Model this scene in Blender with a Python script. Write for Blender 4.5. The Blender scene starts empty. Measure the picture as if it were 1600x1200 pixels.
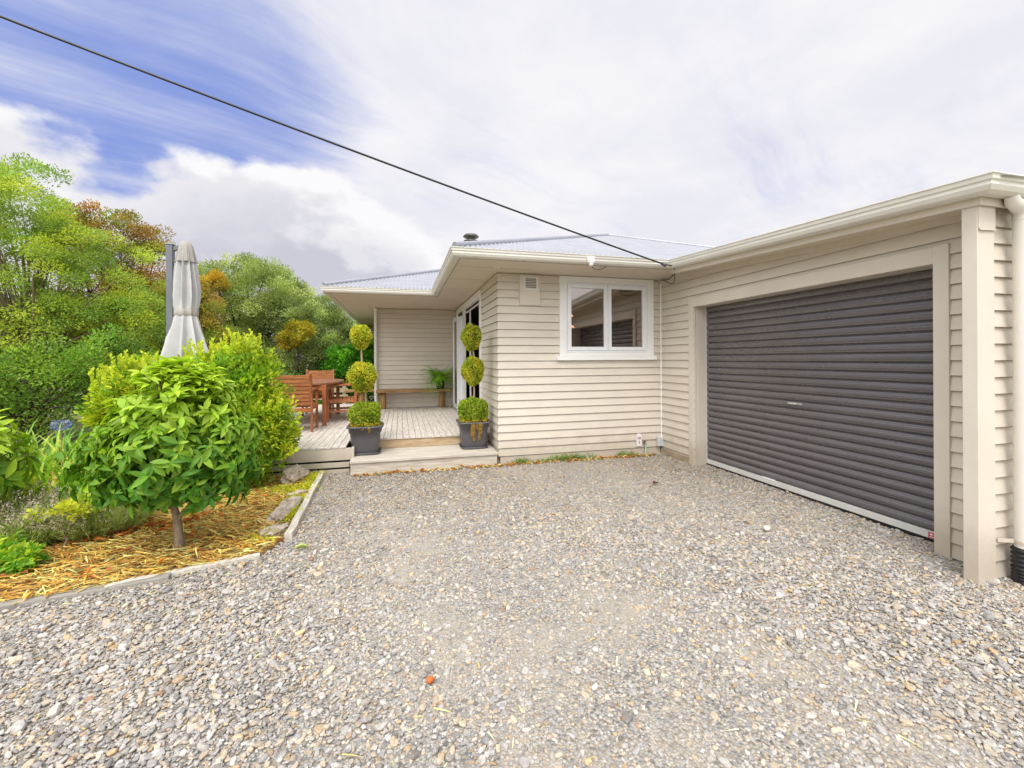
import bpy, math, random
import numpy as np
from mathutils import Vector, Matrix
R = random.Random(11)
rng = np.random.default_rng(7)
PI = math.pi
scene = bpy.context.scene
COL = scene.collection

# ------------------------------------------------------------------ helpers
def srgb(r, g, b):
    f = lambda c: (c/255/12.92) if c/255 <= .04045 else ((c/255+.055)/1.055)**2.4
    return (f(r), f(g), f(b), 1)

class NT:
    """tiny node-tree builder"""
    def __init__(s, tree): s.t = tree
    def n(s, typ, props=None, **ins):
        nd = s.t.nodes.new(typ)
        for k, v in (props or {}).items(): setattr(nd, k, v)
        for k, v in ins.items():
            key = k.replace('_', ' ')
            if key[-1:].isdigit() and key.startswith('i'): sock = nd.inputs[int(key[1:])]
            else: sock = nd.inputs[key]
            if isinstance(v, bpy.types.NodeSocket): s.t.links.new(v, sock)
            else: sock.default_value = v
        return nd
    def math(s, op, a, b=0.0, clamp=False):
        return s.n('ShaderNodeMath', {'operation': op, 'use_clamp': clamp}, i0=a, i1=b).outputs[0]
    def mix(s, fac, a, b, blend='MIX'):
        nd = s.t.nodes.new('ShaderNodeMix'); nd.data_type = 'RGBA'; nd.blend_type = blend
        for i, v in ((0, fac), (6, a), (7, b)):
            if isinstance(v, bpy.types.NodeSocket): s.t.links.new(v, nd.inputs[i])
            else: nd.inputs[i].default_value = v
        return nd.outputs[2]
    def ramp(s, fac, stops, interp='LINEAR'):
        nd = s.t.nodes.new('ShaderNodeValToRGB'); cr = nd.color_ramp; cr.interpolation = interp
        while len(cr.elements) < len(stops): cr.elements.new(.5)
        for e, (p, c) in zip(cr.elements, stops):
            e.position = p; e.color = c if not isinstance(c, (int, float)) else (c, c, c, 1)
        s.t.links.new(fac, nd.inputs[0]); return nd.outputs[0]
    def smooth(s, v, a, b):
        nd = s.n('ShaderNodeMapRange', {'interpolation_type': 'SMOOTHSTEP'}, i0=v, i1=a, i2=b, i3=0., i4=1.)
        return nd.outputs[0]

def mat(name, col, rough=.6, noise=0, nscale=8, bump=0, bscale=60, metal=0, spec=.5, stretch=None, col2=None, coat=0, dirt=0, detail=4, grime=0):
    m = bpy.data.materials.new(name); m.use_nodes = True
    T = NT(m.node_tree); b = m.node_tree.nodes['Principled BSDF']
    c = tuple(col[:3])+(1,)
    b.inputs['Base Color'].default_value = c
    b.inputs['Roughness'].default_value = rough; b.inputs['Metallic'].default_value = metal
    b.inputs['Specular IOR Level'].default_value = spec
    if coat: b.inputs['Coat Weight'].default_value = coat
    co = T.n('ShaderNodeTexCoord').outputs['Object']
    if stretch:
        co = T.n('ShaderNodeMapping', Vector=co, Scale=stretch).outputs[0]
    cs = None
    if noise:
        nz = T.n('ShaderNodeTexNoise', Vector=co, Scale=nscale, Detail=float(detail), Roughness=.65).outputs[0]
        c2 = tuple(col2[:3])+(1,) if col2 else tuple(x*(1-noise) for x in c[:3])+(1,)
        f = T.smooth(nz, .32, .68)
        cs = T.mix(f, c, c2)
        rr = T.n('ShaderNodeMapRange', i0=nz, i1=.3, i2=.7, i3=max(.05, rough-.08), i4=min(1, rough+.08)).outputs[0]
        m.node_tree.links.new(rr, b.inputs['Roughness'])
    if dirt:
        wn = T.n('ShaderNodeTexNoise', Vector=T.n('ShaderNodeTexCoord').outputs['Object'], Scale=1.3, Detail=5., Roughness=.7).outputs[0]
        df = T.math('MULTIPLY', T.smooth(wn, .5, .8), dirt)
        cs = T.mix(df, cs if cs else c, tuple(x*.6 for x in c[:3])+(1,))
    if grime:
        pz = T.n('ShaderNodeSeparateXYZ', Vector=T.n('ShaderNodeNewGeometry').outputs['Position']).outputs[2]
        gn = T.n('ShaderNodeTexNoise', Vector=T.n('ShaderNodeTexCoord').outputs['Object'], Scale=5., Detail=6., Roughness=.7).outputs[0]
        gf = T.math('MULTIPLY', T.smooth(T.math('SUBTRACT', pz, T.math('MULTIPLY', gn, .5)), .12, -.30), grime)
        cs = T.mix(gf, cs if cs else c, (.30, .23, .155, 1))
    if cs: m.node_tree.links.new(cs, b.inputs['Base Color'])
    if bump:
        nb = T.n('ShaderNodeTexNoise', Vector=co, Scale=bscale, Detail=4.).outputs[0]
        bp = T.n('ShaderNodeBump', Strength=bump, Distance=.01, Height=nb).outputs[0]
        m.node_tree.links.new(bp, b.inputs['Normal'])
    return m

def leafmat(name, rough=.45, trans=.3, spec=.4):
    m = bpy.data.materials.new(name); m.use_nodes = True
    T = NT(m.node_tree); nt = m.node_tree; b = nt.nodes['Principled BSDF']
    at = T.n('ShaderNodeAttribute', {'attribute_name': 'tint'}).outputs['Color']
    co = T.n('ShaderNodeTexCoord').outputs['Object']
    nz = T.n('ShaderNodeTexNoise', Vector=co, Scale=25., Detail=3.).outputs[0]
    c = T.mix(T.smooth(nz, .3, .7), T.mix(1., at, (.78, .8, .75, 1), 'MULTIPLY'), at)
    nt.links.new(c, b.inputs['Base Color'])
    b.inputs['Roughness'].default_value = rough; b.inputs['Specular IOR Level'].default_value = spec
    tr = T.n('ShaderNodeBsdfTranslucent', Color=T.mix(1., c, (1.1, 1.12, .62, 1), 'MULTIPLY')).outputs[0]
    mx = T.n('ShaderNodeMixShader', i0=trans, i1=b.outputs[0], i2=tr).outputs[0]
    nt.links.new(mx, nt.nodes['Material Output'].inputs['Surface'])
    return m

def link(o, parent=None):
    COL.objects.link(o)
    if parent is not None: o.parent = parent
    return o

class MB:
    def __init__(s): s.v = []; s.f = []; s.sm = []
    def add(s, vs, fs, smooth=False):
        b = len(s.v); s.v += [tuple(v) for v in vs]
        s.f += [tuple(i+b for i in f) for f in fs]; s.sm += [smooth]*len(fs); return s
    def box(s, x0, x1, y0, y1, z0, z1, M=None):
        vs = [Vector((x, y, z)) for x in (x0, x1) for y in (y0, y1) for z in (z0, z1)]
        if M is not None: vs = [M @ v for v in vs]
        return s.add(vs, [(0,1,3,2),(4,6,7,5),(0,4,5,1),(2,3,7,6),(0,2,6,4),(1,5,7,3)])
    def bar(s, a, b, w, h, up=(0,0,1)):
        a, b = Vector(a), Vector(b); d = (b-a); L = d.length; d.normalize()
        u = Vector(up); sd = d.cross(u)
        if sd.length < 1e-4: sd = d.cross(Vector((0,1,0)))
        sd.normalize(); u = sd.cross(d)
        M = Matrix(((d.x, sd.x, u.x, a.x), (d.y, sd.y, u.y, a.y), (d.z, sd.z, u.z, a.z), (0,0,0,1)))
        return s.box(0, L, -w/2, w/2, -h/2, h/2, M)
    def tube(s, pts, rad, n=8, cap=True):
        pts = [Vector(p) for p in pts]; k = len(pts)
        rs = rad if isinstance(rad, (list, tuple)) else [rad]*k
        vs = []; px_ = None
        for i, p in enumerate(pts):
            t = (pts[min(i+1, k-1)]-pts[max(i-1, 0)]).normalized()
            if px_ is None:
                px_ = t.cross(Vector((0,0,1)))
                if px_.length < .05: px_ = t.cross(Vector((1,0,0)))
            px_ = (px_-t*px_.dot(t)).normalized(); q = t.cross(px_)
            for j in range(n):
                a = 2*PI*j/n; vs.append(p+(px_*math.cos(a)+q*math.sin(a))*rs[i])
        fs = [(i*n+j, i*n+(j+1) % n, (i+1)*n+(j+1) % n, (i+1)*n+j) for i in range(k-1) for j in range(n)]
        s.add(vs, fs, True)
        if cap:
            s.add(vs[:n][::-1], [tuple(range(n))]); s.add(vs[-n:], [tuple(range(n))])
        return s
    def lathe(s, prof, n=24, c=(0,0,0), sq=0, smooth=True):
        """revolve (r,z); sq>0 gives a rounded-square plan"""
        vs = []
        for r, z in prof:
            for j in range(n):
                a = 2*PI*j/n; k = 1.
                if sq:
                    p = 2+sq; k = 1/((abs(math.cos(a))**p+abs(math.sin(a))**p)**(1/p))
                vs.append((c[0]+r*k*math.cos(a), c[1]+r*k*math.sin(a), c[2]+z))
        fs = [(i*n+j, i*n+(j+1) % n, (i+1)*n+(j+1) % n, (i+1)*n+j) for i in range(len(prof)-1) for j in range(n)]
        return s.add(vs, fs, smooth)
    def sweep(s, prof, path, closed_prof=True):
        """prof: list of (out,z); path: [(x,y,z)] ; outward is to the right of travel; mitred"""
        k = len(path); m = len(prof); vs = []
        for i, p in enumerate(path):
            d0 = Vector((path[i][0]-path[i-1][0], path[i][1]-path[i-1][1])) if i else None
            d1 = Vector((path[i+1][0]-p[0], path[i+1][1]-p[1])) if i < k-1 else None
            d0 = d0.normalized() if d0 else d1.normalized(); d1 = d1.normalized() if d1 else d0
            n0 = Vector((d0.y, -d0.x)); n1 = Vector((d1.y, -d1.x)); mv = (n0+n1); mv = mv/(mv.dot(n0))
            for o, z in prof: vs.append((p[0]+mv.x*o, p[1]+mv.y*o, p[2]+z))
        rm = m if closed_prof else m-1
        fs = [(i*m+j, i*m+(j+1) % m, (i+1)*m+(j+1) % m, (i+1)*m+j) for i in range(k-1) for j in range(rm)]
        if closed_prof: fs += [tuple(range(m)), tuple((k-1)*m+j for j in range(m))[::-1]]
        return s.add(vs, fs)
    def build(s, name, material, parent=None, bevel=0, loc=None, fixn=True, subsurf=0):
        me = bpy.data.meshes.new(name); me.from_pydata(s.v, [], s.f)
        me.polygons.foreach_set('use_smooth', s.sm)
        if fixn:
            import bmesh
            bm = bmesh.new(); bm.from_mesh(me); bmesh.ops.recalc_face_normals(bm, faces=bm.faces); bm.to_mesh(me); bm.free()
        me.materials.append(material); o = bpy.data.objects.new(name, me); link(o, parent)
        if loc: o.location = loc
        if bevel:
            md = o.modifiers.new('bevel', 'BEVEL'); md.width = bevel; md.segments = 2; md.limit_method = 'ANGLE'; md.angle_limit = .6
        if subsurf:
            md = o.modifiers.new('sub', 'SUBSURF'); md.levels = md.render_levels = subsurf
        return o

def tag(o, label=None, cat=None, group=None, kind=None):
    if label: o['label'] = label
    if cat: o['category'] = cat
    if group: o['group'] = group
    if kind: o['kind'] = kind
    return o
def thing(name, label, cat, loc=(0,0,0), rz=0, group=None):
    o = bpy.data.objects.new(name, None); o.empty_display_size = .1
    link(o); o.location = loc; o.rotation_euler = (0, 0, rz); return tag(o, label, cat, group)
def dup(root, loc, rz, label, group=None):
    r = root.copy(); COL.objects.link(r); r.location = loc; r.rotation_euler = (0, 0, rz); tag(r, label, None, group)
    for ch in list(root.children):
        c = ch.copy(); COL.objects.link(c); c.parent = r
        for g in list(ch.children):
            d = g.copy(); COL.objects.link(d); d.parent = c
    return r

def gz(x, y): return -.10 + .002*min(max(y, -7), 0)
def gadj(x, y):
    # surveyed garden positions corrected to the level ground plane
    f = 1.51/(1.41+.095-.0245*min(y, 0)); return (-1.377+(x+1.377)*f, -6.035+(y+6.035)*f)

# ------------------------------------------------------------------ foliage
def tpl_big(fold=.10, curl=.35):
    us = [0, .22, .5, .78]; ws = [.05, .34, .5, .32]
    V = []
    for u, w in zip(us, ws):
        V += [(u, -w, fold*w*2-curl*u*u), (u, 0, -curl*u*u), (u, w, fold*w*2-curl*u*u)]
    V.append((1, 0, -curl)); F = []
    for i in range(3):
        a = i*3; F += [(a, a+1, a+4, a+3), (a+1, a+2, a+5, a+4)]
    F += [(9, 10, 12, 12), (10, 11, 12, 12)]
    return np.array(V, float), F
def tpl_small(fold=.15, curl=.1):
    V = [(0,0,0), (.45,-.5,fold), (1,0,-curl), (.45,.5,fold)]
    return np.array(V, float), [(0,1,2,2), (0,2,3,3)]
def tpl_blade(curl=.5, n=5):
    V = []; F = []
    for i in range(n+1):
        u = i/n; w = .5*(1-u**2)*(1 if i < n else 0)+.02
        V += [(u*(1-.18*u*u), -w, -curl*u*u), (u*(1-.18*u*u), w, -curl*u*u)]
    for i in range(n): F.append((2*i, 2*i+1, 2*i+3, 2*i+2))
    return np.array(V, float), F
def norm(a): return a/np.maximum(np.linalg.norm(a, axis=-1, keepdims=True), 1e-9)
def leaves(name, P, D, N, L, W, tint, tpl, material, parent=None, curlvar=None):
    """one mesh of leaves: base P, direction D, approx normal N, length L, width W, colour tint (n,3)"""
    P = np.asarray(P, float); n = len(P); D = norm(np.asarray(D, float)); N = np.asarray(N, float)
    S = norm(np.cross(N, D)); N = np.cross(D, S)
    V, F = tpl; k = len(V); L = np.broadcast_to(L, (n,)); W = np.broadcast_to(W, (n,))
    cv = np.ones(n) if curlvar is None else curlvar
    X = (P[:, None] + D[:, None]*(V[None, :, 0:1]*L[:, None, None]) + S[:, None]*(V[None, :, 1:2]*W[:, None, None])
         + N[:, None]*(V[None, :, 2:3]*(L*cv)[:, None, None]))
    X = X.reshape(-1, 3)
    quads = [f for f in F if f[2] != f[3]]; tris = [f[:3] for f in F if f[2] == f[3]]
    off = (np.arange(n)*k)[:, None, None]
    loops = []; starts = []; tot = 0
    me = bpy.data.meshes.new(name); me.vertices.add(len(X)); me.vertices.foreach_set('co', X.ravel())
    parts = []
    if quads: parts.append(((np.array(quads)[None]+off).reshape(-1, 4), 4))
    if tris: parts.append(((np.array(tris)[None]+off).reshape(-1, 3), 3))
    for A, c in parts:
        loops.append(A.ravel()); starts.append(tot+np.arange(len(A))*c); tot += A.size
    me.loops.add(tot); me.loops.foreach_set('vertex_index', np.concatenate(loops).astype(np.int32))
    st = np.concatenate(starts); me.polygons.add(len(st)); me.polygons.foreach_set('loop_start', st.astype(np.int32))
    me.update(calc_edges=True)
    at = me.attributes.new('tint', 'FLOAT_COLOR', 'POINT')
    c4 = np.ones((n, k, 4)); c4[:, :, :3] = np.asarray(tint)[:, None, :]
    at.data.foreach_set('color', c4.ravel().astype(np.float32))
    me.polygons.foreach_set('use_smooth', np.ones(len(st), bool))
    me.materials.append(material); o = bpy.data.objects.new(name, me); return link(o, parent)

FB = 1.6
def unit(n): return norm(rng.normal(size=(n, 3)))
def pick(cols, n, jit=.12, w=None):
    c = np.minimum(np.array(cols)*FB, .8); i = rng.choice(len(c), n, p=w)
    return np.clip(c[i]*(1+rng.normal(0, jit, (n, 1))), .004, 1)

def crown(name, ells, nclump, per, clr, L, W, cols, material, parent, tpl, up=.35, shell=.55, droop=0, clumpvar=.25, wts=None, center=None, flat=.75):
    """leaf clumps spread through the outer part of several ellipsoids"""
    Cs = []
    vol = np.array([e[1][0]*e[1][1]*e[1][2] for e in ells]); vol = vol**.67/np.sum(vol**.67)
    for (c, r), v in zip(ells, vol):
        m = max(3, int(nclump*v)); u = unit(m); rad = shell+(1-shell)*rng.random((m, 1))**.6
        Cs.append(np.array(c)+u*rad*np.array(r))
    Cs = np.concatenate(Cs); m = len(Cs); cen = np.mean([e[0] for e in ells], 0) if center is None else np.array(center)
    ccol = pick(cols, m, .10, wts)*(1+rng.normal(0, clumpvar, (m, 1)))
    q = rng.integers(0, m, m*per)
    off = unit(len(q))*(rng.random((len(q), 1))**.45)*clr; off[:, 2] *= flat
    P = Cs[q]+off
    out = norm(off+.45*norm(P-cen)*clr)
    D = norm(out+np.array([0, 0, up-droop])+.6*unit(len(q)))
    Nn = norm(np.array([0, 0, 1.])+.55*unit(len(q))+.4*out)
    t = np.clip(ccol[q]*(1+rng.normal(0, .11, (len(q), 1))), .004, .95)
    s = .7+.6*rng.random(len(q))
    return leaves(name, P, D, Nn, L*s, W*s, t, tpl, material, parent), Cs

def limbs(name, base, Cs, r0, material, parent, nl=9, lean=(0,0), h=None, seed=0, n=7):
    rr = random.Random(seed); m = MB(); b = Vector(base)
    top = Vector(np.mean(Cs, 0)); hh = h or (top.z-b.z)*.75
    ax = [b+Vector((lean[0]*t*t+rr.uniform(-.04, .04)*t, lean[1]*t*t, hh*t)) for t in (0, .12, .35, .6, .8, 1)]
    m.tube(ax, [r0*1.25, r0, r0*.85, r0*.7, r0*.55, r0*.35], n)
    idx = [rr.randrange(len(Cs)) for _ in range(nl)]
    for i in idx:
        e = Vector(Cs[i]); t = rr.uniform(.25, .95); s = b+Vector((lean[0]*t*t, lean[1]*t*t, hh*t))
        mid = s.lerp(e, .5)+Vector((rr.uniform(-.1, .1), rr.uniform(-.1, .1), .12*(e-s).length))
        pts = [s, s.lerp(mid, .5), mid, mid.lerp(e, .55)+Vector((rr.uniform(-.05, .05),)*3), e]
        m.tube(pts, [r0*.5, r0*.4, r0*.28, r0*.17, r0*.06], 5, cap=False)
    return m.build(name, material, parent, fixn=False)

# ------------------------------------------------------------------ materials
CREAM = (.655, .592, .503)
M = {}
M['board'] = mat('board_paint', CREAM, .55, noise=.07, nscale=2.2, bump=.06, bscale=45, stretch=(1, 1, 3), dirt=.16, grime=.45)
M['lap_shade'] = mat('board_lap_shade', (.36, .31, .245), .8, noise=.2, nscale=6)  # shadow line under each board, painted as a darker underside and chamfer
M['trim'] = mat('trim_paint', (.645, .58, .497), .5, noise=.05, nscale=3, bump=.04, bscale=50, dirt=.2, grime=.45)
M['soffit'] = mat('soffit_paint', (.68, .60, .49), .6, noise=.05, nscale=2)
M['gutter'] = mat('gutter_paint', (.74, .71, .65), .35, noise=.05, nscale=4, dirt=.12)
M['white'] = mat('white_paint', (.82, .81, .79), .4, noise=.03, nscale=5)
M['pvc'] = mat('white_pvc', (.80, .81, .84), .25, noise=.02, nscale=5)
M['door'] = mat('door_steel', (.135, .122, .128), .26, noise=.16, nscale=1.6, stretch=(1, 1, 5), spec=.9, dirt=.3, bump=.03, bscale=6)
M['alu'] = mat('pale_alu', (.62, .61, .58), .4, noise=.1, nscale=9)
M['roof'] = mat('zinc_roof', (.40, .41, .455), .42, noise=.16, nscale=3, metal=.35)
M['ridge'] = mat('ridge_zinc', (.36, .37, .42), .4, noise=.12, nscale=3, metal=.35)
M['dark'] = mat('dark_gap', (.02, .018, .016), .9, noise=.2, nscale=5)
M['deck'] = mat('weathered_decking', (.66, .61, .55), .75, noise=.3, nscale=3.0, bump=.3, bscale=30, stretch=(14, 1.2, 14), col2=(.46, .41, .36))
M['step'] = mat('weathered_step', (.60, .55, .475), .75, noise=.3, nscale=3, bump=.25, bscale=30, stretch=(1.2, 14, 14), col2=(.43, .375, .305))
M['riser'] = mat('pine_riser', (.53, .40, .255), .7, noise=.3, nscale=2.6, bump=.2, bscale=30, stretch=(1.1, 10, 10), col2=(.36, .245, .135))
M['log'] = mat('bench_log', (.45, .26, .10), .65, noise=.35, nscale=3, bump=.3, bscale=20, stretch=(1, 8, 8), col2=(.24, .125, .045))
M['logv'] = mat('post_log', (.42, .25, .09), .65, noise=.35, nscale=3, bump=.3, bscale=20, stretch=(9, 9, 1), col2=(.23, .125, .045))
M['teak'] = mat('oiled_timber', (.45, .175, .058), .45, noise=.35, nscale=4, bump=.1, bscale=40, stretch=(1.2, 10, 10), col2=(.28, .085, .026))
M['teakv'] = mat('oiled_timber_legs', (.38, .125, .04), .45, noise=.35, nscale=4, stretch=(10, 10, 1.2), col2=(.23, .07, .025))
M['tabletop'] = mat('table_oil', (.34, .15, .085), .32, noise=.3, nscale=4, stretch=(10, 1.2, 10), col2=(.22, .085, .045))
M['pot'] = mat('charcoal_plastic', (.095, .090, .100), .42, noise=.15, nscale=6, bump=.05, bscale=80)
M['canvas'] = mat('grey_canvas', (.52, .51, .515), .85, noise=.1, nscale=6, bump=.15, bscale=220)
M['pole'] = mat('grey_alu_pole', (.16, .17, .185), .4, noise=.1, nscale=6, metal=.4)
M['bark'] = mat('grey_bark', (.30, .225, .15), .85, noise=.4, nscale=9, bump=.6, bscale=30, stretch=(3, 3, 1))
M['darkbark'] = mat('dark_bark', (.085, .06, .042), .9, noise=.4, nscale=9, bump=.6, bscale=30)
M['stem'] = mat('pale_stem', (.42, .34, .16), .7, noise=.3, nscale=20)
M['rock'] = mat('pitted_rock', (.56, .50, .42), .85, noise=.5, nscale=12, bump=1.0, bscale=16, col2=(.30, .225, .165), detail=9)
M['edge'] = mat('bleached_edge_timber', (.62, .57, .50), .8, noise=.3, nscale=4, bump=.3, bscale=25, stretch=(9, 1, 9))
M['kerb'] = mat('grey_edge_timber', (.25, .23, .205), .85, noise=.35, nscale=4, bump=.4, bscale=25, stretch=(1, 9, 9), col2=(.34, .31, .275))
M['black'] = mat('black_plastic', (.012, .012, .013), .4, noise=.2, nscale=8)
M['steel'] = mat('flue_steel', (.16, .145, .135), .45, noise=.3, nscale=12, metal=.5)
M['hose'] = mat('black_drain_hose', (.014, .014, .016), .4, noise=.2, nscale=8)
M['lime'] = mat('lime_stripe', (.55, .62, .04), .5, noise=.1, nscale=8)
M['leaf'] = leafmat('broad_leaf', .42, .38, .32)
M['fine'] = leafmat('fine_leaf', .55, .45, .25)
M['dry'] = leafmat('dry_straw', .75, .15, .2)

# glass: partly mirror, partly see-through
def glassmat(name, refl, tintc):
    m = bpy.data.materials.new(name); m.use_nodes = True; nt = m.node_tree; T = NT(nt); nt.nodes.remove(nt.nodes['Principled BSDF'])
    co = T.n('ShaderNodeTexCoord').outputs['Object']
    nz = T.n('ShaderNodeTexNoise', Vector=co, Scale=1.5, Detail=1.).outputs[0]
    bp = T.n('ShaderNodeBump', Strength=.02, Distance=.02, Height=nz).outputs[0]
    g = T.n('ShaderNodeBsdfGlossy', Roughness=.0, Color=(.93, .87, .84, 1), Normal=bp).outputs[0]
    t = T.n('ShaderNodeBsdfTransparent', Color=tintc).outputs[0]
    lw = T.n('ShaderNodeLayerWeight', Blend=.35).outputs['Fresnel']
    f = T.math('ADD', T.math('MULTIPLY', lw, .8), refl, True)
    nt.links.new(T.n('ShaderNodeMixShader', i0=f, i1=t, i2=g).outputs[0], nt.nodes['Material Output'].inputs['Surface'])
    return m
M['glass'] = glassmat('window_glass', .20, (.80, .74, .70, 1))

def emis(name, col, s):
    m = mat(name, col, .4, noise=.02); b = m.node_tree.nodes['Principled BSDF']
    b.inputs['Emission Color'].default_value = tuple(col[:3])+(1,); b.inputs['Emission Strength'].default_value = s; return m
M['lamp'] = emis('warm_lamp', (1, .62, .25), 2.2)
M['downlight'] = mat('downlight_lens', (.78, .72, .62), .3, noise=.02)

# gravel base sheet, mulch, far ground
def groundmat(name, stops, scale, bumpd, tone=None, rough=.85):
    m = bpy.data.materials.new(name); m.use_nodes = True; nt = m.node_tree; T = NT(nt); b = nt.nodes['Principled BSDF']
    co = T.n('ShaderNodeTexCoord').outputs['Object']
    w = T.n('ShaderNodeTexNoise', Vector=co, Scale=scale*.6, Detail=2.).outputs['Color']
    cw = T.n('ShaderNodeVectorMath', {'operation': 'MULTIPLY_ADD'}, i0=w, i1=(.5/scale,)*3, i2=co).outputs[0]
    vo = T.n('ShaderNodeTexVoronoi', Vector=cw, Scale=scale)
    sp = T.n('ShaderNodeSeparateColor', Color=vo.outputs['Color']).outputs[0]
    c = T.ramp(sp, stops)
    vd = T.smooth(vo.outputs['Distance'], .25, .62)
    c = T.mix(T.math('MULTIPLY', vd, .5), c, (.10, .085, .065, 1))
    big = T.n('ShaderNodeTexNoise', Vector=co, Scale=.9, Detail=5., Roughness=.6).outputs[0]
    if tone: c = T.mix(T.smooth(big, .45, .7), c, tone)
    nt.links.new(c, b.inputs['Base Color']); b.inputs['Roughness'].default_value = rough
    h = T.math('SUBTRACT', 1., vo.outputs['Distance'])
    nt.links.new(T.n('ShaderNodeBump', Strength=.8, Distance=bumpd, Height=h).outputs[0], b.inputs['Normal'])
    return m
GST = [(0, (.10,.10,.105,1)), (.2, (.25,.25,.255,1)), (.45, (.36,.35,.335,1)), (.65, (.42,.36,.27,1)), (.85, (.52,.49,.45,1)), (1, (.30,.19,.10,1))]
M['gravelbase'] = groundmat('fine_gravel_bed', [(p, tuple(min(1, v*1.02) for v in c[:3])+(1,)) for p, c in GST], 85, .008, (.36, .315, .26, 1))
M['mulchbase'] = groundmat('mulch_bed', [(0, (.10,.045,.015,1)), (.5, (.26,.14,.04,1)), (1, (.38,.23,.07,1))], 40, .01)
M['farground'] = groundmat('dry_grass_ground', [(0, (.14,.16,.05,1)), (.5, (.30,.28,.13,1)), (1, (.38,.35,.22,1))], 6, .02, (.16, .19, .06, 1))

# ------------------------------------------------------------------ ground
def tri_sheet(name, poly, zf, material, parent=None):
    m = MB(); m.add([(x, y, zf(x, y)) for x, y in poly], [tuple(range(len(poly)))]); return m.build(name, material, parent, fixn=False)
def grid_sheet(name, xs, ys, zf, material):
    m = MB(); vs = [(x, y, zf(x, y)) for y in ys for x in xs]; nx = len(xs)
    m.add(vs, [(j*nx+i, j*nx+i+1, (j+1)*nx+i+1, (j+1)*nx+i) for j in range(len(ys)-1) for i in range(nx-1)], True)
    return m.build(name, material, fixn=False)
far = grid_sheet('ground', [-900, -60, -20, -8, 0, 8, 20, 60, 900], [-900, -60, -7, -4, -2, 0, 4, 20, 60, 900], lambda x, y: gz(x, y)-.045, M['farground'])
tag(far, kind='structure')
def trackf(x, y): return .5+.5*math.sin(x*1.5+.35*y+.6)*math.cos(y*.75+x*.35)
drv = grid_sheet('gravel_driveway', list(np.linspace(-9, 4.5, 130)), list(np.linspace(-12, .35, 120)), lambda x, y: gz(x, y)-.019+.011*trackf(x, y)+.003*math.sin(x*9+y*4)*math.cos(y*8-x*3), M['gravelbase'])
tag(drv, kind='structure')
EDGE = [(-2.41, .1), (-2.32, -2.03), (-2.43, -2.32), (-3.34, -2.60), (-3.80, -2.67), (-6.5, -3.05)]
def in_garden(x, y):
    if x > -2.33 or y > .2: return False
    for (x0, y0), (x1, y1) in zip(EDGE, EDGE[1:]):
        if x1 <= x <= x0 and abs(x1-x0) > 1e-6:
            return y > y0+(y1-y0)*(x-x0)/(x1-x0)
    return x < -2.4 and y > -3.05
bed = tri_sheet('garden_bed', [(-2.40, .2)]+EDGE[1:]+[(-9, -3.1), (-9, 3.0), (-6.6, 3), (-6.5, .2)], lambda x, y: gz(x, y)-.004, M['mulchbase'])
tag(bed, kind='structure')

# ------------------------------------------------------------------ house
house = thing('house', 'cream weatherboard house with corrugated iron roof and attached garage', 'house')
LX = 2.675; BD = .115; SOF = 2.663
def boards(name, origin, along, nrm, length, z0, z1, openings=(), mit=(0, 0), k0=0):
    """bevel-back weatherboards; origin (x,y) at s=0, boards stand proud of the wall plane"""
    m = MB(); o = Vector(origin); a = Vector(along); n = Vector(nrm)
    k = k0
    while k*BD < z1-.001:
        za, zb = k*BD, min((k+1)*BD+.012, z1); k += 1
        if zb <= z0: continue
        spans = [(0., length)]
        for (s0, s1, oz0, oz1) in openings:
            if zb-.012 > oz0+.03 and za < oz1-.03:
                ns = []
                for p, q in spans:
                    if s1 <= p or s0 >= q: ns.append((p, q)); continue
                    if s0 > p: ns.append((p, s0))
                    if s1 < q: ns.append((s1, q))
                spans = ns
        j = R.uniform(-.0012, .0012)
        for p, q in spans:
            jb, jt = .025+j, .004
            def pt(s, off, z, end):
                e = 0
                if end == 0 and abs(s) < 1e-6: e = -mit[0]*off
                if end == 1 and abs(s-length) < 1e-6: e = mit[1]*off
                v = o+a*(s+e)+n*off; return (v.x, v.y, z)
            vs = [pt(p, jb-.006, za, 0), pt(q, jb-.006, za, 1), pt(q, jt, zb, 1), pt(p, jt, zb, 0), pt(p, .0, za+.004, 0), pt(q, .0, za+.004, 1),
                  pt(p, jb, za+.0045, 0), pt(q, jb, za+.0045, 1)]
            m.add(vs, [(6, 7, 2, 3), (0, 1, 7, 6), (0, 4, 5, 1), (0, 6, 3, 4), (1, 5, 2, 7)])
    o_ = m.build(name, M['board'], house); o_.data.materials.append(M['lap_shade'])
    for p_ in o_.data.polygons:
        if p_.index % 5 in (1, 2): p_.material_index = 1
    return o_
WIN = (1.0, 2.46, 1.46, 2.62)
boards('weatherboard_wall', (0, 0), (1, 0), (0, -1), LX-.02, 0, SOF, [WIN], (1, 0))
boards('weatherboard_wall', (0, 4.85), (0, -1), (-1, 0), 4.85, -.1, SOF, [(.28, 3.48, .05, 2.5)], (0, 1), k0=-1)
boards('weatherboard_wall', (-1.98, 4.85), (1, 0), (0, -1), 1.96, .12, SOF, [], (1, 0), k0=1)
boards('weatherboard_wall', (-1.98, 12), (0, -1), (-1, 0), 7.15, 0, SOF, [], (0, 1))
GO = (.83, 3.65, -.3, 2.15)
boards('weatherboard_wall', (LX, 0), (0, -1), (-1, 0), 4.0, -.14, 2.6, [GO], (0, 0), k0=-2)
boards('weatherboard_wall', (2.51, -4.015), (1, 0), (0, -1), 4.0, -.12, 2.52, [], (0, 0), k0=-1)
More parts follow.
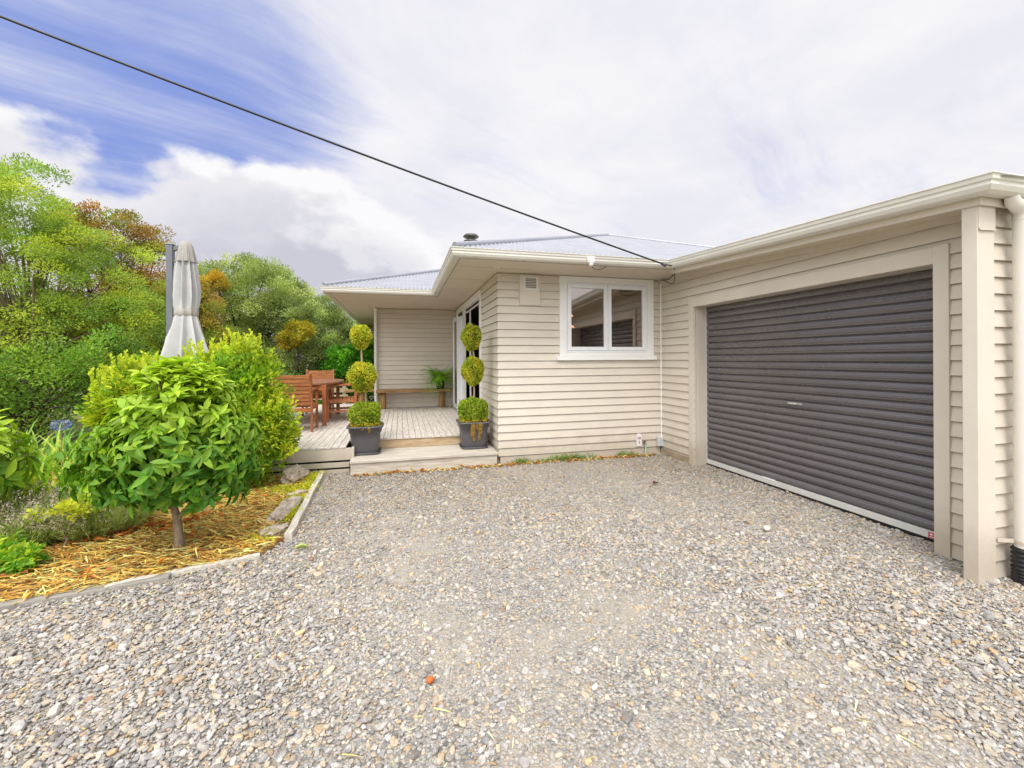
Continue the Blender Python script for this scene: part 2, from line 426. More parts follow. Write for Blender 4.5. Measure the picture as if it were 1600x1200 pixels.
# plinth boards
m = MB(); m.box(.012, LX-.03, -.012, .03, gz(0, 0)-.08, -.004); m.build('base_board', M['trim'], house, .003)
m = MB(); m.box(LX-.03, LX+.03, -.78, -.02, -.22, -.028); m.build('base_board', mat('stained_plinth', (.42, .33, .22), .85, noise=.4, nscale=7, bump=.3), house)
m = MB(); m.box(2.606, 6.5, -4.015, -3.98, -.45, -.118); m.build('base_board', mat('bare_plinth', (.17, .15, .14), .8, noise=.3, nscale=7, bump=.3), house)
# wall lining behind the boards so no light leaks (solid cores)
core = MB()
core.box(.03, 1.02, .03, .09, -.1, SOF); core.box(2.44, LX+.02, .03, .09, -.1, SOF); core.box(1.02, 2.44, .03, .09, -.1, 1.5); core.box(1.02, 2.44, .03, .09, 2.58, SOF)
core.box(.03, .09, .09, 1.40, -.1, SOF); core.box(.03, .09, 1.40, 4.5, 2.46, SOF); core.box(.03, .09, 4.5, 4.85, -.1, SOF)
core.box(-1.95, 0.0, 4.88, 4.94, -.1, SOF)
core.build('wall_lining', M['dark'], house)
gl = MB(); gl.box(LX+.03, LX+.2, -.80, 0.0, -.3, 2.6); gl.box(LX+.03, LX+.2, -4.0, -3.68, -.3, 2.6); gl.box(LX+.03, LX+.2, -3.68, -.80, 2.17, 2.6)
gl.build('garage_lining', M['dark'], house)
# interior room seen through window and doors
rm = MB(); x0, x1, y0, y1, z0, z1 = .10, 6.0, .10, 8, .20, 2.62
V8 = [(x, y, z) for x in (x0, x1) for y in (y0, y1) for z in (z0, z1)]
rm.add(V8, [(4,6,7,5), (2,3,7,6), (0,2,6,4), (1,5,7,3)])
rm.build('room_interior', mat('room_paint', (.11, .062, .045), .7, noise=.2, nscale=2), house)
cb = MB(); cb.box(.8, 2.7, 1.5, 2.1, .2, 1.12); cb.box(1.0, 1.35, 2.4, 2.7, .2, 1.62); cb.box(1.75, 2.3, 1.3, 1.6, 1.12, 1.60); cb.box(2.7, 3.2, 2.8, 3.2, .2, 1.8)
cb.build('kitchen_bench', M['black'], house, .01)
for (lx, ly, lz) in ((1.75, 1.6, 2.22), (1.9, 1.9, 2.03), (1.3, .9, 2.40)):
    l = MB(); l.lathe([(.0, .05), (.05, .045), (.085, .0), (.0, -.01)], 16, (lx, ly, lz)); pl_ = l.build('pendant_lamp', M['lamp'], house)
    c_ = MB(); c_.tube([(lx, ly, lz+.05), (lx, ly, 2.6)], .004, 6); c_.build('lamp_cord', M['black'], pl_)
cu = MB(); cu.add([(.6, 1.3+i*.12, z) if i % 2 else (.67, 1.3+i*.12, z) for i in range(30) for z in (.21, 2.6)], [(2*i, 2*i+1, 2*i+3, 2*i+2) for i in range(29)])
cu.build('curtain', mat('maroon_curtain', (.20, .06, .05), .8, noise=.2, nscale=4), house)

# window
trim = MB()
def frame(m, x0, x1, z0, z1, w, y0, y1, wb=None, wt=None):
    wb = w if wb is None else wb; wt = w if wt is None else wt
    m.box(x0, x0+w, y0, y1, z0, z1); m.box(x1-w, x1, y0, y1, z0, z1)
    m.box(x0+w, x1-w, y0+.001, y1-.001, z0, z0+wb); m.box(x0+w, x1-w, y0+.001, y1-.001, z1-wt, z1)
frame(trim, .93, 2.52, 1.45, 2.655, .105, -.038, .03, wb=.055, wt=.085)
win = trim.build('window', M['white'], house, .003)
s = MB(); s.box(.885, 2.56, -.062, -.002, 1.385, 1.448); s.build('sill', M['white'], win, .006)
fr = MB(); frame(fr, 1.037, 2.413, 1.507, 2.568, .022, -.026, .03); fr.build('window_frame', M['pvc'], win, .002)
for xa, xb in ((1.062, 1.722), (1.728, 2.388)):
    sa = MB(); frame(sa, xa, xb, 1.532, 2.543, .058, -.034, .02); sa.build('sash', M['pvc'], win, .004)
    pn = MB(); pn.box(xa+.057, xb-.057, -.010, -.004, 1.588, 2.487); pn.build('pane', M['glass'], win)
# wall vent
v = MB(); v.box(.305, .622, -.046, -.006, 2.20, 2.645); vent = v.build('vent', M['trim'], house, .003)
v = MB(); frame(v, .375, .575, 2.425, 2.615, .014, -.062, -.046)
for i in range(7): v.bar((.389, -.054, 2.448+i*.024), (.561, -.054, 2.448+i*.024), .016, .004, (0, -.6, .8))
v.build('vent_grille', M['white'], vent, .001)
v = MB(); v.box(.389, .561, -.0478, -.0465, 2.439, 2.601); v.build('vent_shadow', mat('vent_grey', (.22, .2, .17), .8, noise=.1), vent)
# french doors in the side wall
d = MB(); d.box(-.036, .03, 1.27, 1.40, .24, 2.50); d.box(-.036, .03, 4.44, 4.57, .24, 2.50); d.box(-.037, .029, 1.27, 4.57, 2.50, 2.62)
door = d.build('door', M['white'], house, .003)
d = MB(); d.box(-.05, .03, 1.40, 4.44, .20, .245); d.build('door_sill', M['alu'], door)
d = MB(); d.box(.03, .055, 1.41, 4.43, 2.43, 2.495); d.box(.03, .055, 2.85, 2.90, .25, 2.43); d.build('door_track', M['pvc'], door)
def leaf(ang, L, loc):
    Mx = Matrix.Translation(loc) @ Matrix.Rotation(ang, 4, 'Z')
    a = MB()
    for b in ((0, L, -.022, .022, .03, .12), (0, L, -.022, .022, 2.04, 2.13), (0, .085, -.0225, .0225, .12, 2.04), (L-.085, L, -.0225, .0225, .12, 2.04)):
        a.box(*b, M=Mx)
    lf = a.build('door_leaf', M['pvc'], door, .003)
    g = MB(); g.box(.085, L-.085, -.004, .004, .12, 2.04, M=Mx); g.build('pane', M['glass'], door)
    return lf
leaf(PI/2, .80, (-.075, 3.50, .25)); leaf(PI/2, .80, (-.135, 3.50, .25))
h = MB(); h.box(-.036, .03, 3.40, 3.498, .245, 2.50); h.build('door_jamb', M['white'], door, .003)
h = MB(); h.box(-.16, -.04, 3.46, 3.498, .26, 2.385); h.build('leaf_edge', M['pvc'], door, .004)
h = MB(); h.box(-.13, -.10, 3.42, 3.46, 2.36, 2.40); h.build('hinge', M['black'], door, .003)
h = MB(); h.box(.0, .02, 3.30, 3.34, 1.15, 1.33); h.tube([(.0, 3.32, 1.25), (-.05, 3.32, 1.25), (-.05, 3.22, 1.25)], .009, 8); h.build('handle', M['black'], door)

# soffits
def slab(m, poly, z0, z1):
    n = len(poly); vs = [(x, y, z0) for x, y in poly]+[(x, y, z1) for x, y in poly]
    m.add(vs, [tuple(range(n)), tuple(range(n, 2*n))]+[(i, (i+1) % n, n+(i+1) % n, n+i) for i in range(n)])
sf = MB()
slab(sf, [(-.64, -.74), (2.74, -.74), (2.74, .03), (-.001, .03), (-.001, 2.56), (-.64, 2.56)], SOF, SOF+.03)
slab(sf, [(-2.66, 2.561), (-.001, 2.561), (-.001, 4.9), (-1.979, 4.9), (-1.979, 12), (-2.66, 12)], SOF, SOF+.03)
sf.build('soffit', M['soffit'], house)
jm = mat('soffit_joint_line', (.42, .34, .24), .7, noise=.05)
for bx in ((-.64, -.02, .60, .606), (-.64, .4, -.31, -.304), (-2.66, -2.0, 5.2, 5.206), (-2.66, -2.0, 7.6, 7.606)):
    sj = MB(); sj.box(*bx, SOF-.002, SOF+.001); sj.build('soffit_joint', jm, house)
sc = MB(); sc.sweep([(0, 0), (.032, 0), (.032, .008), (.008, .034), (0, .034)], [(-1.98, 4.85, SOF-.034), (0, 4.85, SOF-.034), (0, 0, SOF-.034), (.93, 0, SOF-.034)][::1])
# inside sweep has outward to the right of travel
sc.build('scotia', M['soffit'], house)
gs = MB(); gs.add([(2.34, -.75, 2.645), (2.68, -.75, 2.645), (2.68, -4.03, 2.445), (2.34, -4.03, 2.445), (2.34, -.75, 2.675), (2.68, -.75, 2.675), (2.68, -4.03, 2.475), (2.34, -4.03, 2.475)],
                  [(0,1,2,3), (4,5,6,7), (0,1,5,4), (1,2,6,5), (2,3,7,6), (3,0,4,7)])
gs.build('soffit', M['soffit'], house)
gs = MB(); gs.bar((LX-.03, -.0, 2.66), (LX-.03, -4.03, 2.45), .03, .10); gs.box(LX-.02, LX+.3, -.9, .05, 2.56, 2.70); gs.build('frieze_board', M['trim'], house)
for (x, y) in ((-.10, -.35), (-.33, 2.72)):
    l = MB(); l.lathe([(.0, -.004), (.04, -.004), (.052, -.007), (.056, .001)], 24, (x, y, SOF)); l.build('downlight', M['downlight'], house)

# fascia + gutter, one mitred run round the eaves (outward = right of travel)
RUN = [(-2.66, 12, SOF), (-2.66, 2.56, SOF), (-.64, 2.56, SOF), (-.64, -.74, SOF), (2.36, -.74, SOF), (2.36, -4.07, SOF-.2), (7.5, -4.07, SOF-.2)]
# travel -Y on the left side: right-hand side is -X (outward)
fa = MB(); fa.sweep([(0, -.014), (.018, -.014), (.018, .10), (0, .10)], RUN[:5]); fa.build('fascia', M['trim'], house, .002)
fa = MB(); fa.sweep([(0, -.014), (.018, -.014), (.018, .14), (0, .14)], [(2.36, -.76, SOF-.045), (2.36, -4.07, SOF-.232), (7.5, -4.07, SOF-.232)]); fa.build('fascia', M['trim'], house, .002)
gp = [(.024, .004), (.085, .0), (.112, .012), (.128, .040), (.126, .062), (.138, .070), (.140, .096), (.150, .100), (.150, .108), (.132, .108), (.128, .075), (.110, .04), (.09, .018), (.030, .016), (.030, .098), (.024, .098)]
gu = MB(); gu.sweep(gp, RUN); gu.build('gutter', M['gutter'], house, .0015)
# box-end wing that closes the garage eave, and the cover flashing
c = MB(); c.box(2.36, 2.525, -4.06, -3.975, -.42, 2.46); post = c.build('end_post', M['trim'], house, .004)
c = MB(); c.box(2.364, 2.527, -4.066, -4.0605, 2.27, 2.462); c.add([(2.364, -4.066, 2.27), (2.527, -4.066, 2.27), (2.527, -4.074, 2.262), (2.364, -4.074, 2.255)], [(0, 1, 2, 3)]); c.build('cap_flashing', M['trim'], post, .002)
# downpipe with spreader and drain hose at the garage end
dp = MB(); dp.tube([(2.70, -4.125, .10), (2.70, -4.125, 2.36), (2.698, -4.125, 2.385)], .058, 16)
dn = dp.build('downpipe', M['gutter'], house)
dp = MB(); dp.tube([(2.535, -4.14, 2.475), (2.56, -4.135, 2.435), (2.63, -4.125, 2.42), (2.69, -4.125, 2.40), (2.70, -4.125, 2.34)], [.034, .040, .046, .056, .062], 14); dp.build('gutter_outlet', M['gutter'], dn)
dp = MB(); dp.bar((2.57, -4.045, .155), (2.68, -4.10, .155), .006, .026); dp.tube([(2.70, -4.125, .142), (2.70, -4.125, .168)], .0615, 16); dp.build('pipe_bracket', M['trim'], dn)
hp = [(2.70, -4.125, .12), (2.70, -4.125, -.02), (2.70, -4.13, -.12), (2.68, -4.16, -.22), (2.65, -4.21, -.33)]
def resample(pts, n):
    pts = [Vector(p) for p in pts]; out = []
    for i in range(n):
        t = i/(n-1)*(len(pts)-1); k = min(int(t), len(pts)-2); out.append(pts[k].lerp(pts[k+1], t-k))
    return out
hs = MB(); q = resample(hp, 74); hs.tube(q, [.074 if (i//2) % 2 else .064 for i in range(74)], 18); hose = hs.build('drain_hose', M['hose'], dn)
ls = MB()
for i in range(22, 74):
    if (i//2) % 2:
        for da in (-.16, .16):
            a = math.radians(232)+da; p = q[i]+Vector((math.cos(a), math.sin(a), 0))*.073
            ls.box(p.x-.005, p.x+.005, p.y-.005, p.y+.005, p.z-.003, p.z+.004)
ls.build('hose_stripe', M['lime'], dn)

# garage door, jambs and trim
g = MB()
g.box(LX-.038, LX+.02, -.82, -.725, gz(0,-.8)-.08, 2.265); g.box(LX-.038, LX+.02, -3.745, -3.645, gz(0,-3.7)-.1, 2.268); g.box(LX-.037, LX+.019, -3.645, -.82, 2.134, 2.265)
g.box(LX+.0205, LX+.26, -.832, -.81, gz(0,-.8)-.08, 2.15); g.box(LX+.0205, LX+.26, -3.655, -3.633, -.3, 2.15); g.box(LX+.0205, LX+.26, -3.633, -.832, 2.136, 2.16)
gt = g.build('garage_door_trim', M['trim'], house, .003)
prof = [(0, .028), (.055, .028), (.085, .014), (.13, .003), (.22, .0005), (.35, .0), (.39, -.006), (.43, -.0075), (.47, -.006), (.50, -.0045), (.54, -.006), (.58, -.0075), (.62, -.006), (.66, .0), (.78, .0005), (.88, .003), (.93, .013), (.965, .028)]
per = .0868; zs = -.028; gd = MB(); pts = []
nrib = 26
for i in range(nrib):
    for u, dd in prof: pts.append((zs+(i+u)*per, dd))
ny = 30; vs = []
for j in range(ny+1):
    y = -.826-(2.815)*j/ny
    for (z, dd) in pts: vs.append((LX+.186+dd+.0010*math.sin(j*1.3+z*3)*math.sin(z*5+j*.4), y, z))
k = len(pts)
gd.add(vs, [(j*k+i, j*k+i+1, (j+1)*k+i+1, (j+1)*k+i) for j in range(ny) for i in range(k-1)], True)
gdo = gd.build('garage_door', M['door'], house, fixn=False)
b = MB(); b.box(LX+.168, LX+.2, -3.63, -.834, -.088, -.030); br = b.build('bottom_rail', M['alu'], gdo, .003)
b = MB(); b.box(LX+.17, LX+.2, -3.63, -.834, -.135, -.0885); b.build('rubber_seal', M['black'], gdo)
b = MB(); b.box(LX+.165, LX+.1675, -3.63, -3.485, -.083, -.036); lb = b.build('label_sticker', mat('red_sticker', (.55, .025, .06), .5, noise=.1), gdo)
b = MB()
for i, w in enumerate((.022, .016, .030, .014, .02)):
    y = -3.497-i*.027; b.box(LX+.1635, LX+.1645, y-w*.8, y, -.058, -.046)
b.box(LX+.1635, LX+.1645, -3.62, -3.495, -.074, -.069)
b.build('sticker_print', M['pvc'], gdo)
b = MB(); b.box(LX+.168, LX+.185, -2.335, -2.155, .886, .911); b.build('lock_plate', mat('dull_lock_steel', (.38, .37, .36), .45, noise=.3, nscale=60), gdo, .004)
b = MB(); b.box(LX+.15, LX+.166, -2.28, -2.20, .892, .905); b.build('handle', M['alu'], gdo, .003)
b = MB(); b.bar((LX+.175, -1.98, -.030), (LX+.175, -1.80, -.030), .02, .016); b.build('lift_tab', M['white'], gdo, .003)
b = MB(); b.box(LX+.17, LX+.183, -.837, -.8325, -.09, 2.134); b.build('door_guide', M['alu'], gdo)

# roof
def corr(m, o, along, up, pitch, width, tmax, wave=.0085, period=.076, s0=0.):
    o = Vector(o); a = Vector(along); u = Vector(up); n = int((width-s0)/(period/6)); st = []
    for i in range(n+1):
        s = s0+i*period/6; t = tmax(s)
        w = wave*math.cos(2*PI*s/period)
        p0 = o+a*s+Vector((0, 0, w)); p1 = o+a*s+u*t+Vector((0, 0, pitch*t+w)); st += [p0, p1]
    m.add(st, [(2*i, 2*i+1, 2*i+3, 2*i+2) for i in range(n)], True)
HX, HY, HZ, PT = -.78, -.86, 2.775, .38
rf = MB(); W_ = 8.6
corr(rf, (HX, HY, HZ), (1, 0, 0), (0, 1, 0), PT, W_, lambda s: min(s, W_-s))
corr(rf, (HX, HY, HZ), (0, 1, 0), (1, 0, 0), PT, 16., lambda s: min(s, W_/2))
roof = rf.build('roof', M['roof'], house, fixn=False)
rf = MB(); corr(rf, (-2.80, 2.43, 2.775), (1, 0, 0), (0, 1, 0), .36, 6.5, lambda s: min(s, 4.))
corr(rf, (-2.80, 2.43, 2.775), (0, 1, 0), (1, 0, 0), .36, 10, lambda s: min(s, 4.))
rf.build('roof', M['roof'], house, fixn=False)
rf = MB(); 
corr(rf, (2.29, -.62, 2.752), (0, -1, 0), (1, 0, 0), .05, 3.62, lambda s: 5.5)
for i in range(len(rf.v)):
    x, y, z = rf.v[i]; rf.v[i] = (x, y, z+(y+.62)*.0545)
rf.build('roof', M['roof'], house, fixn=False)
rc = MB()
def cap(a, b): rc.tube([Vector(a), Vector(b)], .042, 10)
ap = (HX+W_/2, HY+W_/2, HZ+PT*W_/2+.01)
cap((HX+.05, HY+.05, HZ+.03), ap); cap(ap, (HX+W_-.1, HY+.1, HZ+.04)); cap(ap, (ap[0], 12, ap[2])); cap((-2.75, 2.48, 2.805), (1.2, 6.43, 2.79+.36*4))
rc.build('ridge_cap', M['ridge'], roof, fixn=False)
fl = MB(); fx, fy, fz0 = -.05, 2.15, 3.1
fl.lathe([(.075, 0), (.075, .53), (.06, .53), (.06, .56), (.13, .565), (.15, .585), (.13, .60), (.07, .625), (.07, .655), (.135, .66), (.155, .68), (.12, .715), (.04, .735), (0, .738)], 20, (fx, fy, fz0))
fl.build('flue', M['steel'], house)
# electrical bits
e = MB(); e.tube([(2.650, -.034, 2.60), (2.650, -.034, .15)], .013, 10); cd = e.build('conduit', M['white'], house)
e = MB(); e.box(2.563, 2.668, -.075, -.022, .012, .158); e.build('junction_box', mat('grey_box', (.50, .53, .52), .5, noise=.05), cd, .006)
e = MB(); e.tube([(2.08, -.928, 2.69), (2.15, -.918, 2.69)], .021, 10); e.tube([(2.12, -.925, 2.665), (2.12, -.89, 2.70)], .014, 8); e.build('cable_bracket', mat('bracket_grey', (.13, .13, .16), .5, noise=.2), house)
def bez(a, b, c, d, n=14):
    a, b, c, d = map(Vector, (a, b, c, d)); return [a*(1-t)**3+b*3*t*(1-t)**2+c*3*t*t*(1-t)+d*t**3 for t in [i/n for i in range(n+1)]]
e = MB(); e.tube(bez((2.15, -.915, 2.69), (2.25, -.905, 2.69), (2.33, -.86, 2.68), (2.36, -.80, 2.64))+bez((2.36, -.80, 2.64), (2.38, -.7, 2.50), (2.55, -.3, 2.62), (2.58, -.2, 2.625))[1:]+bez((2.58, -.2, 2.625), (2.62, -.1, 2.65), (2.65, -.04, 2.65), (2.65, -.034, 2.60))[1:], .0085, 8)
e.tube(bez((2.36, -.80, 2.63), (2.42, -.75, 2.42), (2.52, -.5, 2.50), (2.56, -.26, 2.61)), .006, 6)
e.build('service_cable', M['black'], house)
e = MB(); e.box(.985, 1.065, -.955, -.895, 2.655, 2.735); sn = e.build('sensor', M['white'], house, .008)
e = MB(); e.lathe([(.03, 0), (.03, -.025), (.018, -.042), (0, -.046)], 16, (1.025, -.925, 2.655)); e.build('sensor_lens', M['pvc'], sn)
e = MB(); e.tube(bez((1.035, -.905, 2.63), (1.10, -.88, 2.55), (1.22, -.8, 2.60), (1.33, -.765, 2.655)), .0045, 6); e.build('sensor_lead', M['black'], sn)
# tap and little sign on the wall
sg = MB()
pr = [(.0, .0), (.088, .0), (.088, .175), (.075, .195), (.044, .203), (.013, .195), (0, .175)]
sg.add([(2.205+x, -.040, .028+z) for x, z in pr]+[(2.205+x, -.030, .028+z) for x, z in pr], [tuple(range(7)), tuple(range(7, 14))]+[(i, (i+1) % 7, 7+(i+1) % 7, 7+i) for i in range(7)])
sgn = sg.build('sign', mat('sign_white', (.80, .74, .74), .5, noise=.04), house)
sg = MB(); sg.box(2.246, 2.252, -.0425, -.041, .085, .125); sg.add([(2.236, -.0425, .09), (2.262, -.0425, .09), (2.249, -.0425, .062)], [(0, 1, 2)])
for i, zz in enumerate((.166, .152, .14)): 
    for j in range(4): sg.box(2.22+j*.015, 2.231+j*.015, -.0425, -.041, zz, zz+.007)
sg.build('sign_print', mat('sign_ink', (.16, .06, .12), .6, noise=.1), sgn)
tp = MB(); tp.tube([(2.335, -.02, .075), (2.335, -.075, .075), (2.335, -.085, .05)], .014, 8); tp.tube([(2.315, -.06, .105), (2.355, -.06, .105)], .008, 6); tp.tube([(2.335, -.06, .08), (2.335, -.06, .105)], .008, 6); tpo = tp.build('tap', mat('tap_brass', (.22, .22, .21), .4, noise=.2, metal=.6), house)
tp = MB(); tp.tube([(2.335, -.085, .05), (2.333, -.09, -.02), (2.325, -.10, -.12)], .012, 8); tp.build('tap_hose', mat('mint_hose', (.33, .52, .44), .5, noise=.1), tpo)
# porch corner downpipe
dq = MB(); dq.tube([(-1.955, 4.775, .24), (-1.955, 4.775, 2.52), (-1.955, 4.70, 2.60), (-1.955, 4.66, SOF)], .04, 12); dq.build('downpipe', M['gutter'], house)

# ------------------------------------------------------------------ overhead cable
cb = MB(); A = Vector((2.10, -.93, 2.69)); Bp = Vector((-4.66, -1.49, 4.42)); dirv = (Bp-A)
pts = []
for i in range(41):
    t = i/40*1.9; p = A+dirv*t; p.z -= .10*4*(t/1.9)*(1-t/1.9); pts.append(p)
cb.tube(pts, .0115, 8); cab = cb.build('power_cable', M['black']); tag(cab, 'black overhead power line running from the sky down to the eave corner', 'power line')

# ------------------------------------------------------------------ deck
DZ = .232
deck = thing('timber_deck', 'weathered grey timber deck with a wide step beside the house wall', 'deck', (0, 0, 0))
dk = MB(); x = -.035; i = 0
while x > -4.95:
    ye = .64 if x > -2.03 else .15
    j = R.uniform(-.0015, .0015)
    dk.box(x-.0885, x, ye-.008*R.random(), 4.82 if x > -2.0 else 6.2, DZ-.022+j, DZ+j); x -= .094
dk.build('decking', M['deck'], deck, .002)
dk = MB(); dk.box(-4.95, -2.035, .152, .19, .048, DZ-.024); dk.box(-4.95, -2.06, .155, .19, -.048, .020); dk.box(-4.95, -2.06, .155, .19, -.16, -.076); dk.box(-2.035, -2.0, .152, .66, -.14, DZ-.024)
dk.build('skirt_board', M['trim'], deck, .003)
dk = MB(); dk.box(-2.0, -.03, .655, .69, .075, DZ-.024); dk.build('riser', M['riser'], deck, .003)
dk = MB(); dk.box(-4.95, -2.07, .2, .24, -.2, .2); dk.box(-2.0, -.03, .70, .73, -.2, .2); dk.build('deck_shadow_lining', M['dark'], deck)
st = MB()
for j in range(3): st.box(-2.03, -.035, -.085+j*.245, -.085+j*.245+.24, .043, .078)
stp = st.build('step_tread', M['step'], deck, .004)
st = MB(); st.box(-2.025, -.045, -.062, -.025, -.13, .041); st.box(-.08, -.045, -.02, .6, -.13, .041); st.box(-2.025, -1.99, -.02, .6, -.13, .041); st.build('step_riser', M['step'], deck, .003)

# ------------------------------------------------------------------ outdoor furniture
def make_chair():
    t = thing('deck_chair', 'reddish slatted timber armchair with its back to the garden', 'chair')
    # local: seat faces +Y, origin on the floor under the back, x is width .56
    w = .27
    for sx in (-1, 1):
        a = MB(); a.bar((sx*w, .02, 0), (sx*w, .0, .5), .05, .036, (1, 0, 0)); a.bar((sx*w, .0, .5), (sx*w, -.10, .965), .05, .036, (1, 0, 0)); a.build('rear_leg', M['teakv'], t, .003)
        a = MB(); a.bar((sx*w, .50, 0), (sx*w, .50, .64), .045, .036, (1, 0, 0)); a.build('front_leg', M['teakv'], t, .003)
        a = MB(); pr = resample(bez((sx*w, -.06, .69), (sx*w, .12, .70), (sx*w, .36, .72), (sx*w, .58, .635)), 9)
        for p, q in zip(pr, pr[1:]): a.bar(p, q+(q-p)*.08, .062, .026)
        a.build('armrest', M['teak'], t, .002)
        a = MB(); a.bar((sx*w, .03, .20), (sx*w, .48, .20), .024, .04); a.bar((sx*w, .02, .39), (sx*w, .5, .39), .026, .06); a.build('side_rail', M['teak'], t, .002)
    a = MB(); a.bar((-w, .5, .39), (w, .5, .39), .026, .06); a.bar((-w, .02, .36), (w, .02, .36), .026, .07)
    for i in range(7): a.box(-w+.02, w-.02, .03+i*.07, .09+i*.07, .42, .438)
    a.build('seat', M['teak'], t, .002)
    a = MB()
    for i in range(8):
        z = .475+i*.062; y = -(z-.5)/.465*.10; a.bar((-w+.02, y-.001, z), (w-.02, y-.001, z), .018, .056)
    a.build('backrest', M['teak'], t, .002)
    return t
ch1 = make_chair(); ch1.location = (-3.06, 1.55, DZ); ch1.rotation_euler = (0, 0, .02)
tag(ch1, 'slatted timber armchair nearest the leafy bush with its back towards the garden', None, 'armchairs around the timber table')
dup(ch1, (-2.24, 2.97, DZ), PI/2+.06, 'slatted timber armchair side on at the right end of the timber table', 'armchairs around the timber table')
dup(ch1, (-3.12, 4.25, DZ), PI+.04, 'slatted timber armchair behind the timber table facing the driveway', 'armchairs around the timber table')
tb = thing('deck_table', 'brown oval timber table between the armchairs on the deck', 'table', (-3.35, 3.05, DZ))
a = MB(); prof2 = []
n = 40; top = []
for i in range(n):
    an = 2*PI*i/n; p = 3.0; kk = 1/((abs(math.cos(an))**p+abs(math.sin(an))**p)**(1/p)); top.append((.85*kk*math.cos(an), 1.02*kk*math.sin(an)))
slab(a, top, .735, .768); a.build('tabletop', M['tabletop'], tb, .006)
a = MB(); a.box(-.66, .66, -.86, -.835, .63, .733); a.box(-.66, .66, .835, .86, .63, .733); a.box(-.68, -.655, -.84, .84, .63, .733); a.box(.655, .68, -.84, .84, .63, .733); a.build('apron', M['teak'], tb, .003)
for sx in (-1, 1):
    for sy in (-1, 1):
        a = MB(); a.box(sx*.65-.033, sx*.65+.033, sy*.86-.033, sy*.86+.033, 0, .733); a.build('leg', M['teakv'], tb, .004)
def bench(name, label, loc, rz, L, legs, hgt=.45):
    t = thing(name, label, 'bench', loc, rz)
    a = MB()
    n = 16; vs = []
    for i in range(n+1):
        x = -L/2+L*i/n; dz = R.uniform(-.006, .006); dy = R.uniform(-.01, .01)
        vs += [(x, -.15+dy, hgt-.055+dz), (x, -.155+dy, hgt-.01+dz), (x, -.13+dy, hgt+dz*.4), (x, .14, hgt+dz*.4), (x, .15, hgt-.05)]
    a.add(vs, [(5*i+j, 5*i+(j+1) % 5, 5*(i+1)+(j+1) % 5, 5*(i+1)+j) for i in range(n) for j in range(5)]+[(0, 1, 2, 3, 4), tuple(5*n+j for j in range(5))])
    a.build('seat', M['log'], t)
    for lx in legs:
        a = MB(); a.lathe([(0, 0), (.07, 0), (.076, .01), (.074, .2), (.072, hgt-.06), (0, hgt-.06)], 18, (lx, 0, 0)); a.build('leg', M['logv'], t)
    return t
bench('log_bench', 'rustic plank bench on round log legs against the porch wall', (-1.03, 4.62, DZ), 0, 1.82, (-.76, .63))
bench('log_bench', 'rustic log legged bench mostly hidden behind the left topiary', (-2.36, 5.35, DZ), PI/2*.1, .75, (.02,), .43)
rl = MB()
for z in (.42, .60): rl.box(-5.6, -2.75, 6.16, 6.19, z-.06, z+.06)
for x in (-5.4, -4.1, -2.85): rl.box(x-.045, x+.045, 6.195, 6.28, -.1, .70)
rlo = rl.build('low_rail_fence', mat('rail_timber', (.42, .35, .22), .8, noise=.3, nscale=4, stretch=(1, 9, 9)), None, .003); tag(rlo, 'low two rail timber fence at the back edge of the deck', 'fence')

# ------------------------------------------------------------------ closed cantilever parasol
um = thing('cantilever_umbrella', 'closed grey canvas parasol tied at the waist beside its dark mast', 'umbrella', (-4.06, .46, DZ))
a = MB(); a.box(-.25, -.175, -.03, .045, .0, 2.68); a.box(-.255, -.17, -.035, .05, 2.68, 2.70); a.build('mast', M['pole'], um, .006)
a = MB(); a.box(-.55, .15, -.3, .35, .0, .07); a.build('base', M['pole'], um, .01)
a = MB(); a.bar((-.21, .01, 2.62), (-.02, .01, 2.70), .05, .05); a.build('arm', M['pole'], um, .004)
def canopy(zlist, rlist, folds, amp, n=96, ph=0., cx=0):
    vs = []
    for z, r, am in zip(zlist, rlist, amp):
        for j in range(n):
            an = 2*PI*j/n
            f = 1-2*abs(math.sin(.5*(folds*an+ph+.8*math.sin(2*an+z*.6)+z*.8)))+.35*math.sin(3*an+z*2.2); rr = r*(1+am*f)
            vs.append((cx+rr*math.cos(an)*1.0, rr*math.sin(an)*.9, z))
    k = len(zlist)
    return vs, [(i*n+j, i*n+(j+1) % n, (i+1)*n+(j+1) % n, (i+1)*n+j) for i in range(k-1) for j in range(n)]
a = MB()
zz = [1.20, 1.34, 1.48, 1.60, 1.72, 1.77, 1.80, 1.83, 1.90, 2.02, 2.16, 2.30, 2.44, 2.54, 2.60]
rr_ = [.245, .215, .185, .160, .140, .130, .127, .130, .140, .142, .132, .116, .102, .094, .09]
am = [.34, .33, .30, .26, .18, .10, .08, .11, .22, .34, .40, .40, .36, .26, .12]
vs, fs = canopy(zz, rr_, 9, am, 144); a.add(vs, fs, True); cp = a.build('canopy', M['canvas'], um)
a = MB(); vs, fs = canopy([2.47, 2.50, 2.58, 2.68, 2.735, 2.755], [.128, .122, .108, .088, .055, .0], 7, [.16, .10, .05, .03, .02, 0]); a.add(vs, fs, True); a.build('canopy_cap', mat('cap_canvas', (.36, .335, .31), .85, noise=.1, nscale=6), um)
a = MB(); vs, fs = canopy([1.765, 1.775, 1.835, 1.845], [.136, .142, .142, .136], 9, [.08]*4); a.add(vs, fs, True); a.build('tie_strap', mat('strap_canvas', (.40, .37, .34), .8, noise=.1), um)

for o_ in um.children:
    if o_.name.split('.')[0] in ('canopy', 'canopy_cap', 'tie_strap'): o_.location.x = -.035; o_.scale = (.90, .94, 1)

